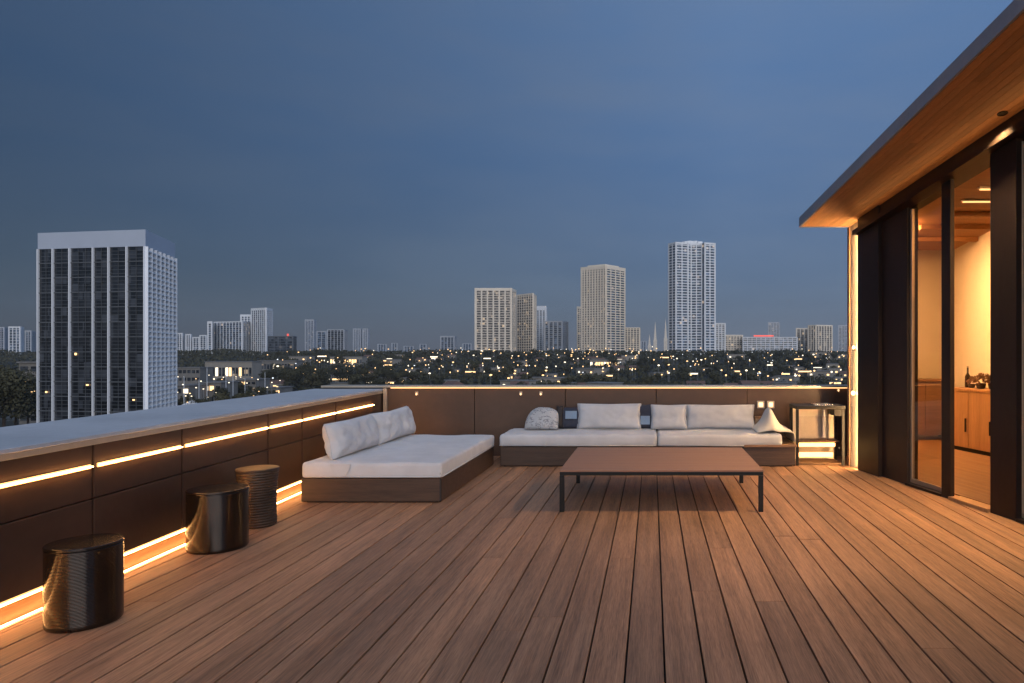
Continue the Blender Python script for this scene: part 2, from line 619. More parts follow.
# local frame: +y along the wall, -x outwards
boxo('wall_body', M['sub'], par, -0.95, -0.034, -2.1, BACK * ce, -0.45, PH - 0.045, 0)
for a, b in zip(seams[:-1], seams[1:]):
    a, b = a * ce + 0.009, b * ce - 0.009
    boxo('panel', M['panel'], par, -0.032, 0.0, a, b, 0.565, PH - 0.05, 0.004)
    boxo('panel', M['panel'], par, -0.032, 0.0, a, b, 0.135, 0.558, 0.004)
    e = b - 0.02 if b < 9.5 else b - 0.42
    st_ = boxo('led_strip', M['led'], par, 0.0, 0.010, a + 0.02, e, 0.758, 0.786, 0.004)
    boxo('led_core', M['led_core'], st_, 0.0105, 0.026, a + 0.022, e - 0.002, 0.7685, 0.7755, 0.002)
boxo('plinth', M['plinth'], par, -0.034, -0.022, -2.1, BACK * ce, 0.0, 0.13, 0)
st_ = boxo('led_strip', M['led'], par, -0.021, -0.008, -2.1, BACK * ce - .02, 0.106, 0.130, 0.003)
boxo('led_core', M['led_core'], st_, -0.0075, 0.004, -2.1, BACK * ce - .021, 0.114, 0.121, 0.002)
st_ = boxo('led_strip', M['led'], par, -0.004, 0.034, -2.1, BACK * ce - .02, 0.003, 0.009, 0.002)
boxo('led_core', M['led_core'], st_, 0.010, 0.020, -2.1, BACK * ce - .021, 0.0095, 0.016, 0.002)
cs_ = [-2.1, 0.3, 2.8, 5.27, 7.9, BACK + .05]
for a, b in zip(cs_[:-1], cs_[1:]):
    boxo('coping', M['coping'], par, -0.98, 0.014, a * ce + .0015, b * ce - .0015, PH - 0.012, PH + 0.016, 0.004)
boxo('coping_trim', M['lip'], par, 0.0035, 0.010, -2.1, BACK * ce, PH - 0.048, PH - 0.014, 0.001)

# ------------------------------------------------------------------ back parapet
bpx0, bpx1 = wall_x(BACK) + 0.02, 3.05
bp = thing('parapet_wall', 'brown panelled parapet with warm lit metal lip behind the long sofa', 'parapet', (0, BACK, 0))
BH = 0.985
xs = [bpx0, -2.56, -1.25, 0.06, 1.37, bpx1]
for a, b in zip(xs[:-1], xs[1:]):
    boxo('panel', M['backpanel'], bp, a + 0.004, b - 0.004, 0.0, 0.03, 0.0, BH, 0.004)
boxo('wall_body', M['sub'], bp, bpx0 - 0.9, bpx1, 0.032, 0.2, -0.45, BH - 0.01, 0)
boxo('coping', M['lip'], bp, bpx0 - 0.9, bpx1, -0.035, 0.22, BH + 0.003, BH + 0.032, 0.004)
boxo('led_strip', M['led_lip'], bp, bpx0 + 0.1, bpx1 - 0.05, -0.030, -0.018, BH - 0.006, BH + 0.002, 0.001)
boxo('corner_post', M['lip'], bp, bpx0 - 0.0, bpx0 + 0.05, -0.05, -0.002, 0.0, BH - 0.008, 0.004)


# small lamps under the lip of the back parapet
def lip_lamp(x, label, z=0.90):
    t = thing('wall_lamp', label, 'lamp', (x, BACK, z), 0, 'small lamps on the back parapet')
    boxo('mount', M['lip'], t, -0.022, 0.022, -0.020, -0.001, -0.02, 0.03, 0.004)
    MB().lathe([(0.005, -0.022), (0.009, -0.016), (0.009, 0.0), (0.005, 0.008)], 0, -0.030, 14).build('bulb', M['lantern'], t, smooth=True)
    return t


lip_lamp(at(417, 392, BACK).x, 'tiny warm lamp under the lip near the left corner of the back parapet')
lip_lamp(at(521, 392, BACK).x, 'tiny warm lamp on the back parapet above the left end of the long sofa')
lip_lamp(at(541, 392, BACK).x, 'tiny warm lamp on the back parapet above the patterned pillow')
lip_lamp(at(838, 388, BACK).x, 'bright warm lamp at the right end of the back parapet beside the house', 0.955)

# ------------------------------------------------------------------ house
hrot = math.atan(0.2193)
HS = math.sqrt(1 + 0.2193 ** 2)
HO = Vector((house_x(9.03), 9.03, 0))
house = thing('house', 'modern dark framed house with wood lined sloping canopy and glowing glass doors on the right', 'house', HO, hrot)


def HY(px):       # photo column on the wall line -> local y
    d = 4.574 / ((px - VX) / F + 0.2193)
    return -(9.03 - d) * HS


def can_z(d):     # canopy underside height
    return 3.15 + 0.156 * (9.0 - d)


def ztop(y):      # same, from local y
    return can_z(9.03 + y / HS)


def wallpiece(name, mat, y0, y1, x0=0.0, x1=0.16, z0=0.0, drop=0.0, bevel=0.004, parent=None):
    """upright slab on the wall line whose top follows the canopy"""
    m = MB()
    m.prism([(x0, y0), (x1, y0), (x1, y1), (x0, y1)], z0, [ztop(y0) - drop, ztop(y0) - drop, ztop(y1) - drop, ztop(y1) - drop])
    return m.build(name, mat, parent or house, bevel)


hy = {p: HY(p) for p in (848, 851, 861, 866, 882, 907, 943, 952, 992, 1018)}
HEND = -8.0
wallpiece('end_wall', M['plaster'], hy[861], hy[848] - 0.06, 0.0, 0.18, 0, 0.004)
wallpiece('corner_trim', M['shelf_wood'], hy[848] - 0.055, hy[848], -0.012, 0.2, 0, 0.004)
wallpiece('post', M['darkframe'], hy[882], hy[861] - 0.004, -0.05, 0.16, 0, 0.004)
wallpiece('dark_panel', M['darkpanel'], hy[907], hy[882] - 0.003, 0.0, 0.14, 0, 0.215)
# beam under the canopy
wallpiece('beam', M['darkframe'], HEND, hy[882] - 0.003, -0.03, 0.2, 0, 0.003).data.name = 'beam'
bm_ = bpy.data.objects['beam']
me = bm_.data
vv = np.array([v.co[:] for v in me.vertices])
for i in range(4):           # lower edge parallel to the canopy
    y = vv[i, 1]
    me.vertices[i].co.z = ztop(y) - 0.21
wallpiece('post', M['darkframe'], hy[952], hy[943], -0.02, 0.03, 0, 0.212)
wallpiece('post', M['darkframe'], hy[1018], hy[992], -0.02, 0.16, 0, 0.212)
wallpiece('post', M['darkframe'], hy[1018] - 2.2, hy[1018] - 1.9, -0.02, 0.14, 0, 0.212)
wallpiece('post', M['darkframe'], hy[1018] - 4.4, hy[1018] - 4.1, -0.02, 0.14, 0, 0.212)


def glass_door(y0, y1, t1=0.035):
    d = wallpiece('sliding_door', M['glass'], y0, y1, 0.05, 0.058, 0.05, 0.218, 0)
    t = 0.035
    fr = MB()
    fr.box(0.035, 0.075, y0, y0 + t, 0.03, ztop(y0) - 0.22)
    fr.box(0.035, 0.075, y1 - t1, y1, 0.03, ztop(y1) - 0.24)
    fr.box(0.036, 0.074, y0 + t, y1 - t1, 0.03, 0.075)
    fr.build('door_frame', M['lip'], d, 0.003)
    return d


glass_door(hy[943] + 0.004, hy[907] - 0.004)
glass_door(hy[1018] - 1.9, hy[1018] - 0.003, 0.006)
glass_door(hy[1018] - 4.1, hy[1018] - 2.204)
boxo('led_strip', M['column_led'], house, -0.028, -0.003, hy[861] - 0.003, hy[861] + 0.016, 0.02, 3.05, 0.001)
# cove added along the beam: ledge and upstand hide a strip lighting the soffit
for nm_, mt_, xa_, xb_, da_, db_ in (('added_ledge', M['darkframe'], -0.115, -0.032, -0.212, -0.198), ('added_upstand', M['darkframe'], -0.125, -0.116, -0.212, -0.155), ('led_strip', M['soffit_fill'], -0.066, -0.058, -0.195, -0.143)):
    mm = MB()
    ya_, yb_ = HEND, hy[861]
    mm.add([(xa_, ya_, ztop(ya_) + da_), (xb_, ya_, ztop(ya_) + da_), (xb_, yb_, ztop(yb_) + da_), (xa_, yb_, ztop(yb_) + da_), (xa_, ya_, ztop(ya_) + db_), (xb_, ya_, ztop(ya_) + db_), (xb_, yb_, ztop(yb_) + db_), (xa_, yb_, ztop(yb_) + db_)], [(3, 2, 1, 0), (4, 5, 6, 7), (0, 1, 5, 4), (1, 2, 6, 5), (2, 3, 7, 6), (3, 0, 4, 7)])
    mm.build(nm_, mt_, house)
boxo('threshold', M['darkframe'], house, -0.03, 0.13, hy[943], hy[907], 0.0, 0.028, 0.003)
boxo('threshold', M['cab_wood'], house, -0.05, 0.10, hy[992] + .004, hy[952] - .004, 0.0, 0.035, 0.004)
boxo('threshold', M['darkframe'], house, -0.03, 0.13, HEND, hy[1018] - 0.004, 0.0, 0.028, 0.003)
hdl = boxo('door_handle', M['black'], house, 0.028, 0.034, hy[943] + 0.012, hy[943] + 0.03, 0.95, 1.25, 0.002)

cu = thing('curtain', 'warm beige curtain hanging behind the glass at the right edge', 'curtain', HO, hrot)
mm = MB()
yy0, yy1, nn_ = hy[1018] - 1.85, hy[1018] - 0.02, 90
for i in range(nn_ + 1):
    y = yy0 + (yy1 - yy0) * i / nn_
    xo = 0.26 + 0.035 * math.sin(i * 0.9) + 0.01 * math.sin(i * .37)
    mm.v += [(xo, y, 0.03), (xo + .012, y, 0.03), (xo, y, 3.33), (xo + .012, y, 3.33)]
for i in range(nn_):
    a, b = 4 * i, 4 * i + 4
    for q in ((a, b, b + 2, a + 2), (b + 1, a + 1, a + 3, b + 3), (a + 2, b + 2, b + 3, a + 3)):
        mm.f.append(q)
        mm.tone.append(.5)
mm.build('fabric', M['sheer'], cu, smooth=True)
boxo('curtain_rail', M['black'], cu, 0.22, 0.30, yy0, yy1, 3.34, 3.37, 0.002)

# canopy (world coordinates converted to the house frame)
HM = (Matrix.Translation(HO) @ Matrix.Rotation(hrot, 4, 'Z')).inverted()


def eave_x(d):
    return 1.95 + (9.0 - d) * 0.1330


def W2H(x, d, z):
    return HM @ Vector((x, d, z))


NPL = 12
soff = MB()
dA, dB = 9.0, -1.5
for i in range(NPL):
    f0, f1 = i / NPL, (i + 1) / NPL
    cuts = sorted([dA, dB] + [random.uniform(-1, 8.5) for _ in range(2)], reverse=True)
    for da, db in zip(cuts[:-1], cuts[1:]):
        def pt(f, d, up):
            xa, xb = eave_x(d) + 0.02, house_x(d) + 0.02
            return W2H(xa + (xb - xa) * f, d, can_z(d) + up)
        g = 0.0022
        fa, fb = f0 + g, f1 - g
        e = 0.0015
        vs = [pt(fa, db + e, 0), pt(fb, db + e, 0), pt(fb, da - e, 0), pt(fa, da - e, 0), pt(fa, db + e, .02), pt(fb, db + e, .02), pt(fb, da - e, .02), pt(fa, da - e, .02)]
        soff.add(vs, [(3, 2, 1, 0), (4, 5, 6, 7), (0, 1, 5, 4), (1, 2, 6, 5), (2, 3, 7, 6), (3, 0, 4, 7)], random.random())
roof = MB()
pts = [(eave_x(dB), dB), (house_x(dB) + 0.2, dB), (house_x(dA) + 0.2, dA), (eave_x(dA), dA)]
vs = [W2H(x, d, can_z(d) + 0.024) for x, d in pts] + [W2H(x, d, can_z(d) + 0.12) for x, d in pts]
roof.add(vs, [(3, 2, 1, 0), (4, 5, 6, 7), (0, 1, 5, 4), (1, 2, 6, 5), (2, 3, 7, 6), (3, 0, 4, 7)])
roof_o = roof.build('canopy', M['fascia'], house, 0.006)
soff.build('soffit', M['soffit'], roof_o)
fas = MB()
vs = []
for up in (-0.004, 0.125):
    for x, d in [(eave_x(dB) - 0.012, dB), (eave_x(dB) + 0.012, dB), (eave_x(dA) + 0.012, dA + 0.012), (eave_x(dA) - 0.012, dA + 0.012)]:
        vs.append(W2H(x, d, can_z(d) + up))
fas.add(vs, [(3, 2, 1, 0), (4, 5, 6, 7), (0, 1, 5, 4), (1, 2, 6, 5), (2, 3, 7, 6), (3, 0, 4, 7)])
fas.build('fascia', M['fascia'], roof_o, 0.004)
fas = MB()
vs = []
for up in (-0.003, 0.124):
    for x, d in [(eave_x(dA) + 0.014, dA + 0.002), (house_x(dA) + 0.2, dA + 0.002), (house_x(dA) + 0.2, dA + 0.014), (eave_x(dA) + 0.014, dA + 0.014)]:
        vs.append(W2H(x, d, can_z(d) + up))
fas.add(vs, [(3, 2, 1, 0), (4, 5, 6, 7), (0, 1, 5, 4), (1, 2, 6, 5), (2, 3, 7, 6), (3, 0, 4, 7)])
fas.build('fascia', M['fascia'], roof_o, 0.003)

# room behind the doors, laid out in world coordinates
room = [(house_x(9.03) + 0.19, 9.0), (house_x(0.6) + 0.19, 0.6), (7.2, 0.6), (7.2, 9.4), (5.10, 9.4), (5.62, 12.75), (4.02, 12.75)]
CEIL = 3.40


def hpoly(p):
    return [tuple(W2H(x, d, 0)[:2]) for x, d in p]


rp = hpoly(room)
MB().prism(rp, -0.02, 0.012).build('floor', M['plinth'], house)
MB().prism(rp, CEIL, CEIL + 0.05).build('ceiling', M['ceil_wood'], house)
big = hpoly([(house_x(9.03) + 0.185, 9.05), (house_x(0.4) + 0.185, 0.4), (7.4, 0.4), (7.4, 13.0), (4.15, 13.0)])
MB().prism(big, CEIL + 0.053, CEIL + 0.3).build('roof', M['fascia'], house)
for i in range(1, len(rp)):
    a, b = Vector(rp[i]), Vector(rp[(i + 1) % len(rp)])
    d = (b - a).normalized()
    n = Vector((d.y, -d.x))
    a2, b2 = a - d * 0.1, b + d * 0.1
    q = [a, b, b2 + n * 0.12, a2 + n * 0.12]
    if (q[1] - q[0]).cross(q[2] - q[1]) < 0:
        q.reverse()
    MB().prism([tuple(v) for v in q], 0.0, CEIL).build('interior_wall', M['inwall'], house)
for d in (9.3, 10.2, 11.3):
    p0, p1 = W2H(4.0, d, 0), W2H(5.08 + max(0, d - 9.4) * .155, d, 0)
    MB().box(0, (p1 - p0).length, -0.05, 0.05, CEIL - 0.075, CEIL - 0.002, mat=Matrix.Translation((p0.x, p0.y, 0)) @ Matrix.Rotation(-hrot, 4, 'Z')).build('ceiling_beam', M['ceil_wood'], house, 0.004)
# wall between the canopy and the flat roof (behind the canopy)
MB().prism([(0.17, HEND), (0.2, HEND), (0.2, -0.01), (0.17, -0.01)], [ztop(HEND) - .15] * 2 + [ztop(0) - .15] * 2, [max(CEIL + .05, ztop(HEND) + .02)] * 2 + [CEIL + 0.05] * 2).build('upper_wall', M['darkframe'], house)

# lamps of the room
labels = ['warm linear ceiling lamp nearest the open doorway inside the house', 'warm linear ceiling lamp second from the doorway inside the house', 'warm linear ceiling lamp deep in the lit room', 'warm linear ceiling lamp over the cabinets']
for i, (x, d, L) in enumerate([(3.75, 7.85, 1.6), (3.85, 8.5, 1.6)]):
    t = thing('ceiling_lamp', labels[i], 'lamp', (x, d, CEIL), 0, 'linear lamps in the room')
    boxo('housing', M['lip'], t, 0, L, -0.03, 0.03, -0.025, -0.002, 0.003)
    boxo('diffuser', M['linelamp'], t, 0.02, L - 0.02, -0.016, 0.016, -0.040, -0.026, 0.002)
for i, d in enumerate((2.2, 4.6, 6.4)):
    t = thing('ceiling_lamp', 'warm linear ceiling lamp in the front part of the lit room', 'lamp', (5.0, d, CEIL), 0, 'linear lamps in the front room')
    boxo('housing', M['lip'], t, 0, 1.6, -0.03, 0.03, -0.025, -0.002, 0.003)
    boxo('diffuser', M['roomlamp'], t, 0.02, 1.58, -0.020, 0.020, -0.044, -0.026, 0.002)

t = thing('ceiling_lamp', 'wide warm ceiling lamp added out of view to light the far end of the room', 'lamp', (3.52, 9.85, CEIL))  # added lamp, set out of view, that lights the far wall
boxo('housing', M['lip'], t, 0, .28, 0, 1.35, -0.025, -0.002, 0.003)
boxo('diffuser', M['roomlamp'], t, 0.02, .26, 0.02, 1.33, -0.050, -0.026, 0.002)

# cabinet in the room
ca = math.atan2(9.67 - 10.45, 4.80 - 4.60)
cab = thing('cabinet', 'light wood cabinet with two doors against the wall of the lit room', 'cabinet', (4.56, 10.6, 0.012), ca)
CW = 1.5
boxo('body', M['cab_wood'], cab, 0, CW, 0.02, 0.48, 0.06, 0.90, 0.003)
boxo('plinth', M['black'], cab, 0.02, CW - .02, 0.05, 0.46, 0.0, 0.06, 0)
boxo('counter', M['cab_wood'], cab, -0.01, CW + .01, -0.01, 0.49, 0.903, 0.94, 0.004)
for k in range(3):
    dd = boxo('door', M['cab_wood'], cab, 0.004 + k * .5, 0.496 + k * .5, 0.0, 0.018, 0.07, 0.895, 0.003)
    boxo('handle', M['black'], dd, 0.44 + k * .5, 0.455 + k * .5, -0.02, -0.001, 0.30, 0.50, 0.002)
# cupboard shape added for the dark reflection in the glass door
sb = thing('reflection_stand_in', 'brown cupboard shape standing in for the dark reflection in the sliding door', 'reflection_stand_in', (4.15, 11.55, 0.012))
boxo('body', M['shelf_wood'], sb, 0, 0.95, 0.02, 0.5, 0.08, 0.98, 0.004)
boxo('top', M['shelf_wood'], sb, -0.02, 0.97, 0, 0.52, 0.983, 1.02, 0.004)
for k in range(2):
    boxo('door', M['shelf_wood'], sb, 0.01 + k * .47, 0.47 + k * .47, 0.0, 0.018, 0.1, 0.96, 0.003)
for k in range(4):
    boxo('leg', M['black'], sb, 0.02 + (k % 2) * .87, 0.06 + (k % 2) * .87, 0.04 + (k // 2) * .4, 0.08 + (k // 2) * .4, 0.0, 0.08, 0.002)
CMW = Matrix.Translation((4.56, 10.6, 0.012)) @ Matrix.Rotation(ca, 4, 'Z')


def brown_bowl(u, v, s, label, seed):
    p = CMW @ Vector((u, v, 0.942))
    t = thing('dried_plant', label, 'dried plant', p, 0, 'brown dried arrangements on the counter')
    MB().lathe([(0.03 * s, 0), (0.05 * s, 0.01), (0.065 * s, 0.06 * s), (0.055 * s, 0.07 * s)], n=20).build('pot', M['stool_woven'], t, smooth=True)
    r = random.Random(seed)
    m = MB()
    for _ in range(90):
        a, e, rr = r.uniform(0, 6.28), r.uniform(-.2, 1.5), r.uniform(.05, .11) * s
        c = Vector((math.cos(a) * math.cos(e) * rr, math.sin(a) * math.cos(e) * rr, 0.09 * s + math.sin(e) * rr))
        q = Matrix.Rotation(r.uniform(0, 6.28), 3, Vector((r.random(), r.random(), r.random() + .1)).normalized())
        w = 0.022 * s
        m.add([c + q @ Vector(k) for k in ((-w, -w * .5, 0), (w, -w * .5, 0), (w * .6, w * .6, 0), (-w * .6, w * .6, 0))], [(0, 1, 2, 3)])
    m.build('foliage', M['shelf_wood'], t)


brown_bowl(0.28, 0.24, 0.9, 'small brown dried arrangement leftmost on the wooden counter', 1)
brown_bowl(0.50, 0.22, 1.15, 'middle brown dried arrangement on the wooden counter', 2)
brown_bowl(0.74, 0.24, 1.3, 'largest brown dried arrangement on the counter nearest the post', 3)
vs_ = thing('bottle', 'slim dark bottle standing on the wooden counter left of the dried plants', 'bottle', CMW @ Vector((0.12, 0.3, 0.942)))
MB().lathe([(0.035, 0), (0.04, 0.01), (0.04, 0.17), (0.015, 0.22), (0.014, 0.30)], n=20).build('body', M['stool'], vs_, smooth=True)
MB().lathe([(0.017, 0.301), (0.017, 0.325)], n=16).build('cap', M['chrome'], vs_)

# recessed downlights in the canopy soffit
for i, (f, d, pw) in enumerate([(0.835, 6.04, 800), (0.835, 3.4, 70), (0.835, 1.0, 40)]):
    x = eave_x(d) + (house_x(d) - eave_x(d)) * f
    lab = ('small dark recessed downlight in the wooden soffit above the glass doors', 'recessed soffit downlight above the near deck', 'recessed soffit downlight above the near deck')[i]
    t = thing('downlight', lab, 'downlight', (x, d, can_z(d) - 0.001), 0, None if i < 1 else 'near soffit downlights')
    t.rotation_euler = (-math.atan(0.156), 0, 0)
    MB().lathe([(0.045, -0.005), (0.045, 0.0), (0.036, 0.0), (0.036, -0.005)], n=24, cap=False).build('trim_ring', M['black'], t)
    MB().lathe([(0.034, -0.002), (0.034, -0.001)], n=24).build('lens', M['black'], t)
    spl = bpy.data.lights.new('downlight_lamp', 'SPOT')
    spl.energy = pw
    spl.color = (1.0, 0.64, 0.29)
    spl.spot_size = R(100)
    spl.spot_blend = 1.0
    spl.shadow_soft_size = 0.04
    lo = bpy.data.objects.new('downlight_lamp', spl)
    COL.objects.link(lo)
    lo.location = (x, d, can_z(d) - 0.05)
    lo.rotation_euler = (R(8), R(15), 0)

# lamps on the pale end wall of the house
for (z, lab, r) in ((1.56, 'upper round warm lamp on the pale end wall of the house', .020), (0.97, 'lower round warm lamp on the pale end wall of the house', .026)):
    t = thing('wall_lamp', lab, 'lamp', HO, hrot, 'lamps on the end wall')
    y = (hy[851] + hy[861]) / 2
    MB().lathe([(0.032, 0.0), (0.032, 0.012)], n=20).build('mount', M['lip'], t)
    t.children[0].rotation_euler = (0, -PI / 2, 0)
    t.children[0].location = (-0.001, y, z)
    g = MB().lathe([(0.004, -r), (r * .7, -r * .7), (r, 0), (r * .7, r * .7), (0.004, r)], n=18).build('bulb', M['spot'], t, smooth=True)
    g.location = (-0.014 - r, y, z)


# ------------------------------------------------------------------ soft furnishing helpers
def pillow(name, w, h, th, mat, parent=None, seed=0, n=28, sag=0.0, pinch=0.06, wr=0.010):
    """a cushion standing on its lower edge: x width, z height, y thickness"""
    m = MB()
    idx = {}
    for side in (0, 1):
        for j in range(n + 1):
            for i in range(n + 1):
                u, v = -1 + 2 * i / n, -1 + 2 * j / n
                if side == 1 and (i in (0, n) or j in (0, n)):
                    idx[1, i, j] = idx[0, i, j]
                    continue
                pr = (max(0, 1 - abs(u) ** 3.2) * max(0, 1 - abs(v) ** 3.2)) ** 0.36
                ex = 1 - pinch * (1 - abs(v)) * abs(u) ** 3 * 1.0
                ez = 1 - pinch * (1 - abs(u)) * abs(v) ** 3 * 1.0
                p = Vector((u * w / 2 * ex, 0, v * h / 2 * ez))
                q = Vector((p.x * 7 + seed * 3.1, side * 5.0, p.z * 7))
                wrk = mnoise.noise(q) * wr + mnoise.noise(q * 2.3) * wr * .5
                rad = math.atan2(v, u)
                wrk += 0.35 * wr * math.sin(rad * 17 + seed) * max(0, (abs(u) * abs(v)) - .25)
                p.y = (1 if side else -1) * (th / 2 * pr + wrk * min(1, pr * 1.6))
                if sag:
                    p.z -= sag * (u * u) * (v + 1) / 2 * h
                p.z += h / 2
                idx[side, i, j] = len(m.v)
                m.v.append(tuple(p))
    for side in (0, 1):
        for j in range(n):
            for i in range(n):
                q = [idx[side, i, j], idx[side, i + 1, j], idx[side, i + 1, j + 1], idx[side, i, j + 1]]
                if side:
                    q.reverse()
                m.f.append(tuple(q))
                m.tone.append(.5)
    o = m.build(name, mat, parent, smooth=True)
    ring = [(i, 0) for i in range(n)] + [(n, j) for j in range(n)] + [(i, n) for i in range(n, 0, -1)] + [(0, j) for j in range(n, 0, -1)]
    pm = MB()
    for p_, q_ in zip(ring, ring[1:] + ring[:1]):
        pm.tube(m.v[idx[(0,) + p_]], m.v[idx[(0,) + q_]], 0.005, n=6)
    pm.build('piping', mat, o, smooth=True)
    return o


def softbox(name, mat, parent, x0, x1, y0, y1, z0, z1, r=0.05, seed=0, puff=0.02, nx=40, ny=40, nz=6, wr=0.006):
    """an upholstered slab with rounded edges and slightly uneven faces"""
    bm = bmesh.new()
    bmesh.ops.create_cube(bm, size=1)
    bm.free()
    m = MB()
    w, d, h = (x1 - x0) / 2, (y1 - y0) / 2, (z1 - z0) / 2
    c = Vector(((x0 + x1) / 2, (y0 + y1) / 2, (z0 + z1) / 2))
    idx = {}

    def pt(i, j, k):
        key = (i, j, k)
        if key in idx:
            return idx[key]

        def s(a, n, hw):      # denser near the ends
            t = -1 + 2 * a / n
            return math.copysign(1 - (1 - abs(t)) ** 1.6, t) * hw
        p = Vector((s(i, nx, w), s(j, ny, d), s(k, nz, h)))
        q = Vector((max(-w + r, min(w - r, p.x)), max(-d + r, min(d - r, p.y)), max(-h + r, min(h - r, p.z))))
        dd = p - q
        if dd.length > 1e-6:
            p = q + dd.normalized() * min(r, dd.length if dd.length < r else r)
        un, vn = p.x / w, p.y / d
        top = max(0, p.z / h)
        p.z += top * puff * (1 - un ** 4) * (1 - vn ** 4)
        qn = Vector((p.x * 3 + seed * 7, p.y * 3, p.z * 3))
        nv = mnoise.noise(qn) + .5 * mnoise.noise(qn * 2.7)
        p.z += nv * wr * (0.4 + top)
        edge = max(abs(un), abs(vn))
        p.x += mnoise.noise(qn * 1.7 + Vector((9, 0, 0))) * wr * abs(un) ** 4
        p.y += mnoise.noise(qn * 1.7 + Vector((0, 9, 0))) * wr * abs(vn) ** 4
        idx[key] = len(m.v)
        m.v.append(tuple(p + c))
        return idx[key]

    def face(a, b, c_, d_):
        m.f.append((a, b, c_, d_))
        m.tone.append(.5)
    for i in range(nx):
        for j in range(ny):
            face(pt(i, j, nz), pt(i + 1, j, nz), pt(i + 1, j + 1, nz), pt(i, j + 1, nz))
            face(pt(i, j + 1, 0), pt(i + 1, j + 1, 0), pt(i + 1, j, 0), pt(i, j, 0))
    for i in range(nx):
        for k in range(nz):
            face(pt(i, 0, k), pt(i + 1, 0, k), pt(i + 1, 0, k + 1), pt(i, 0, k + 1))
            face(pt(i + 1, ny, k), pt(i, ny, k), pt(i, ny, k + 1), pt(i + 1, ny, k + 1))
    for j in range(ny):
        for k in range(nz):
            face(pt(0, j + 1, k), pt(0, j, k), pt(0, j, k + 1), pt(0, j + 1, k + 1))
            face(pt(nx, j, k), pt(nx, j + 1, k), pt(nx, j + 1, k + 1), pt(nx, j, k + 1))
    return m.build(name, mat, parent, smooth=True)


def piping(name, mat, parent, x0, x1, y0, y1, z, r=0.006, cr=0.05):
    pts = []
    for cx, cy, a0 in ((x1 - cr, y1 - cr, 0), (x0 + cr, y1 - cr, 90), (x0 + cr, y0 + cr, 180), (x1 - cr, y0 + cr, 270)):
        for k in range(7):
            a = R(a0 + 15 * k)
            pts.append((cx + cr * math.cos(a), cy + cr * math.sin(a), z))
    m = MB()
    for a, b in zip(pts, pts[1:] + pts[:1]):
        m.tube(a, b, r, n=6)
    return m.build(name, mat, parent, smooth=True)


# ------------------------------------------------------------------ daybed
db = thing('daybed', 'low wide daybed with dark base and off white mattress beside the left parapet', 'daybed', (-2.80, 6.78, 0))
x0, x1, y0, y1 = -0.685, 0.70, 0.0, 2.28
boxo('base', M['sofa_wood'], db, x0, x1, y0, y1, 0.012, 0.245, 0.008)
boxo('foot_rail', M['black'], db, x0 + .04, x1 - .04, y0 + .04, y1 - .04, 0.0, 0.011, 0)
boxo('corner_strip', M['seam'], db, x1 - 0.010, x1 + 0.0035, y0 - 0.0035, y0 + 0.022, 0.014, 0.24, 0.002)
mat_o = softbox('mattress', M['mattress'], db, x0 + .01, x1 + .015, y0 - .015, y1, 0.249, 0.405, 0.032, 3, 0.004, 44, 56, 6, 0.008)
piping('piping', M['fabric'], mat_o, x0 + .012, x1 + .013, y0 - .013, y1 - .002, 0.262)
boxo('corner_seam', M['seam'], mat_o, x1 - 0.012, x1 + 0.002, y0 - 0.010, y0 + 0.002, 0.285, 0.372, 0.003)
# hanging corner of the cover
m = MB()
zz = 0.395
fl = [(-0.385, zz), (-0.36, 0.30), (-0.30, 0.262), (-0.235, 0.27), (-0.19, 0.34), (-0.18, zz)]
vs = [(a, -0.024 + 0.003 * math.sin(k * 2), z) for k, (a, z) in enumerate(fl)] + [(a, -0.032 + 0.004 * math.sin(k * 2), z) for k, (a, z) in enumerate(fl)]
n = len(fl)
m.add(vs, [tuple(range(n)), tuple(range(2 * n - 1, n - 1, -1))] + [(i, n + i, n + (i + 1) % n, (i + 1) % n) for i in range(n)])
m.build('cover_flap', M['fabric'], mat_o, 0.003)


def place(o, loc, rz=0, rx=0, ry=0, label=None, cat='cushion', group=None):
    """rx leans the cushion backwards on its lower edge"""
    o.location = loc
    o.rotation_euler = (rx, ry, rz)
    return tag(o, label, cat, group)


# two long back pillows on the wall side, facing the deck
TOPZ = 0.415
pa = pillow('cushion', 1.12, 0.37, 0.25, M['fabric'], None, 2, 44, 0.0, 0.05, 0.024)
place(pa, (-3.235, 7.47, TOPZ - 0.01), PI / 2 , R(-13), label='long off white cushion at the near end of the daybed', group='daybed cushions')
pb = pillow('cushion', 1.22, 0.38, 0.24, M['fabric'], None, 5, 44, 0.0, 0.10, 0.030)
place(pb, (-3.205, 8.60, TOPZ - 0.01), PI / 2 , R(-16), label='creased off white cushion at the far end of the daybed', group='daybed cushions')

# ------------------------------------------------------------------ long sofa
SY = 8.90
sf = thing('sofa', 'long low sofa with dark base and pale seat cushions against the back parapet', 'sofa', (0, SY, 0))
sx0, sx1 = -1.985, 1.875
boxo('base', M['sofa_wood'], sf, sx0, sx1, 0.03, 0.86, 0.012, 0.262, 0.008)
boxo('foot_rail', M['black'], sf, sx0 + .04, sx1 - .04, 0.06, 0.8, 0.0, 0.011, 0)
sc1 = softbox('seat_cushion', M['mattress'], sf, sx0 - .01, 0.065, -0.01, 0.84, 0.266, 0.42, 0.045, 11, 0.004, 50, 30, 6, 0.010)
sc2 = softbox('seat_cushion', M['mattress'], sf, 0.075, 1.70, -0.01, 0.84, 0.266, 0.42, 0.045, 17, 0.004, 44, 30, 6, 0.012)
piping('piping', M['fabric'], sc1, sx0 - .008, 0.063, -0.008, 0.838, 0.282)
piping('piping', M['fabric'], sc2, 0.077, 1.698, -0.008, 0.838, 0.282)
boxo('care_tag', M['fabric'], sc1, -1.40, -1.375, -0.026, -0.018, 0.275, 0.345, 0.001)
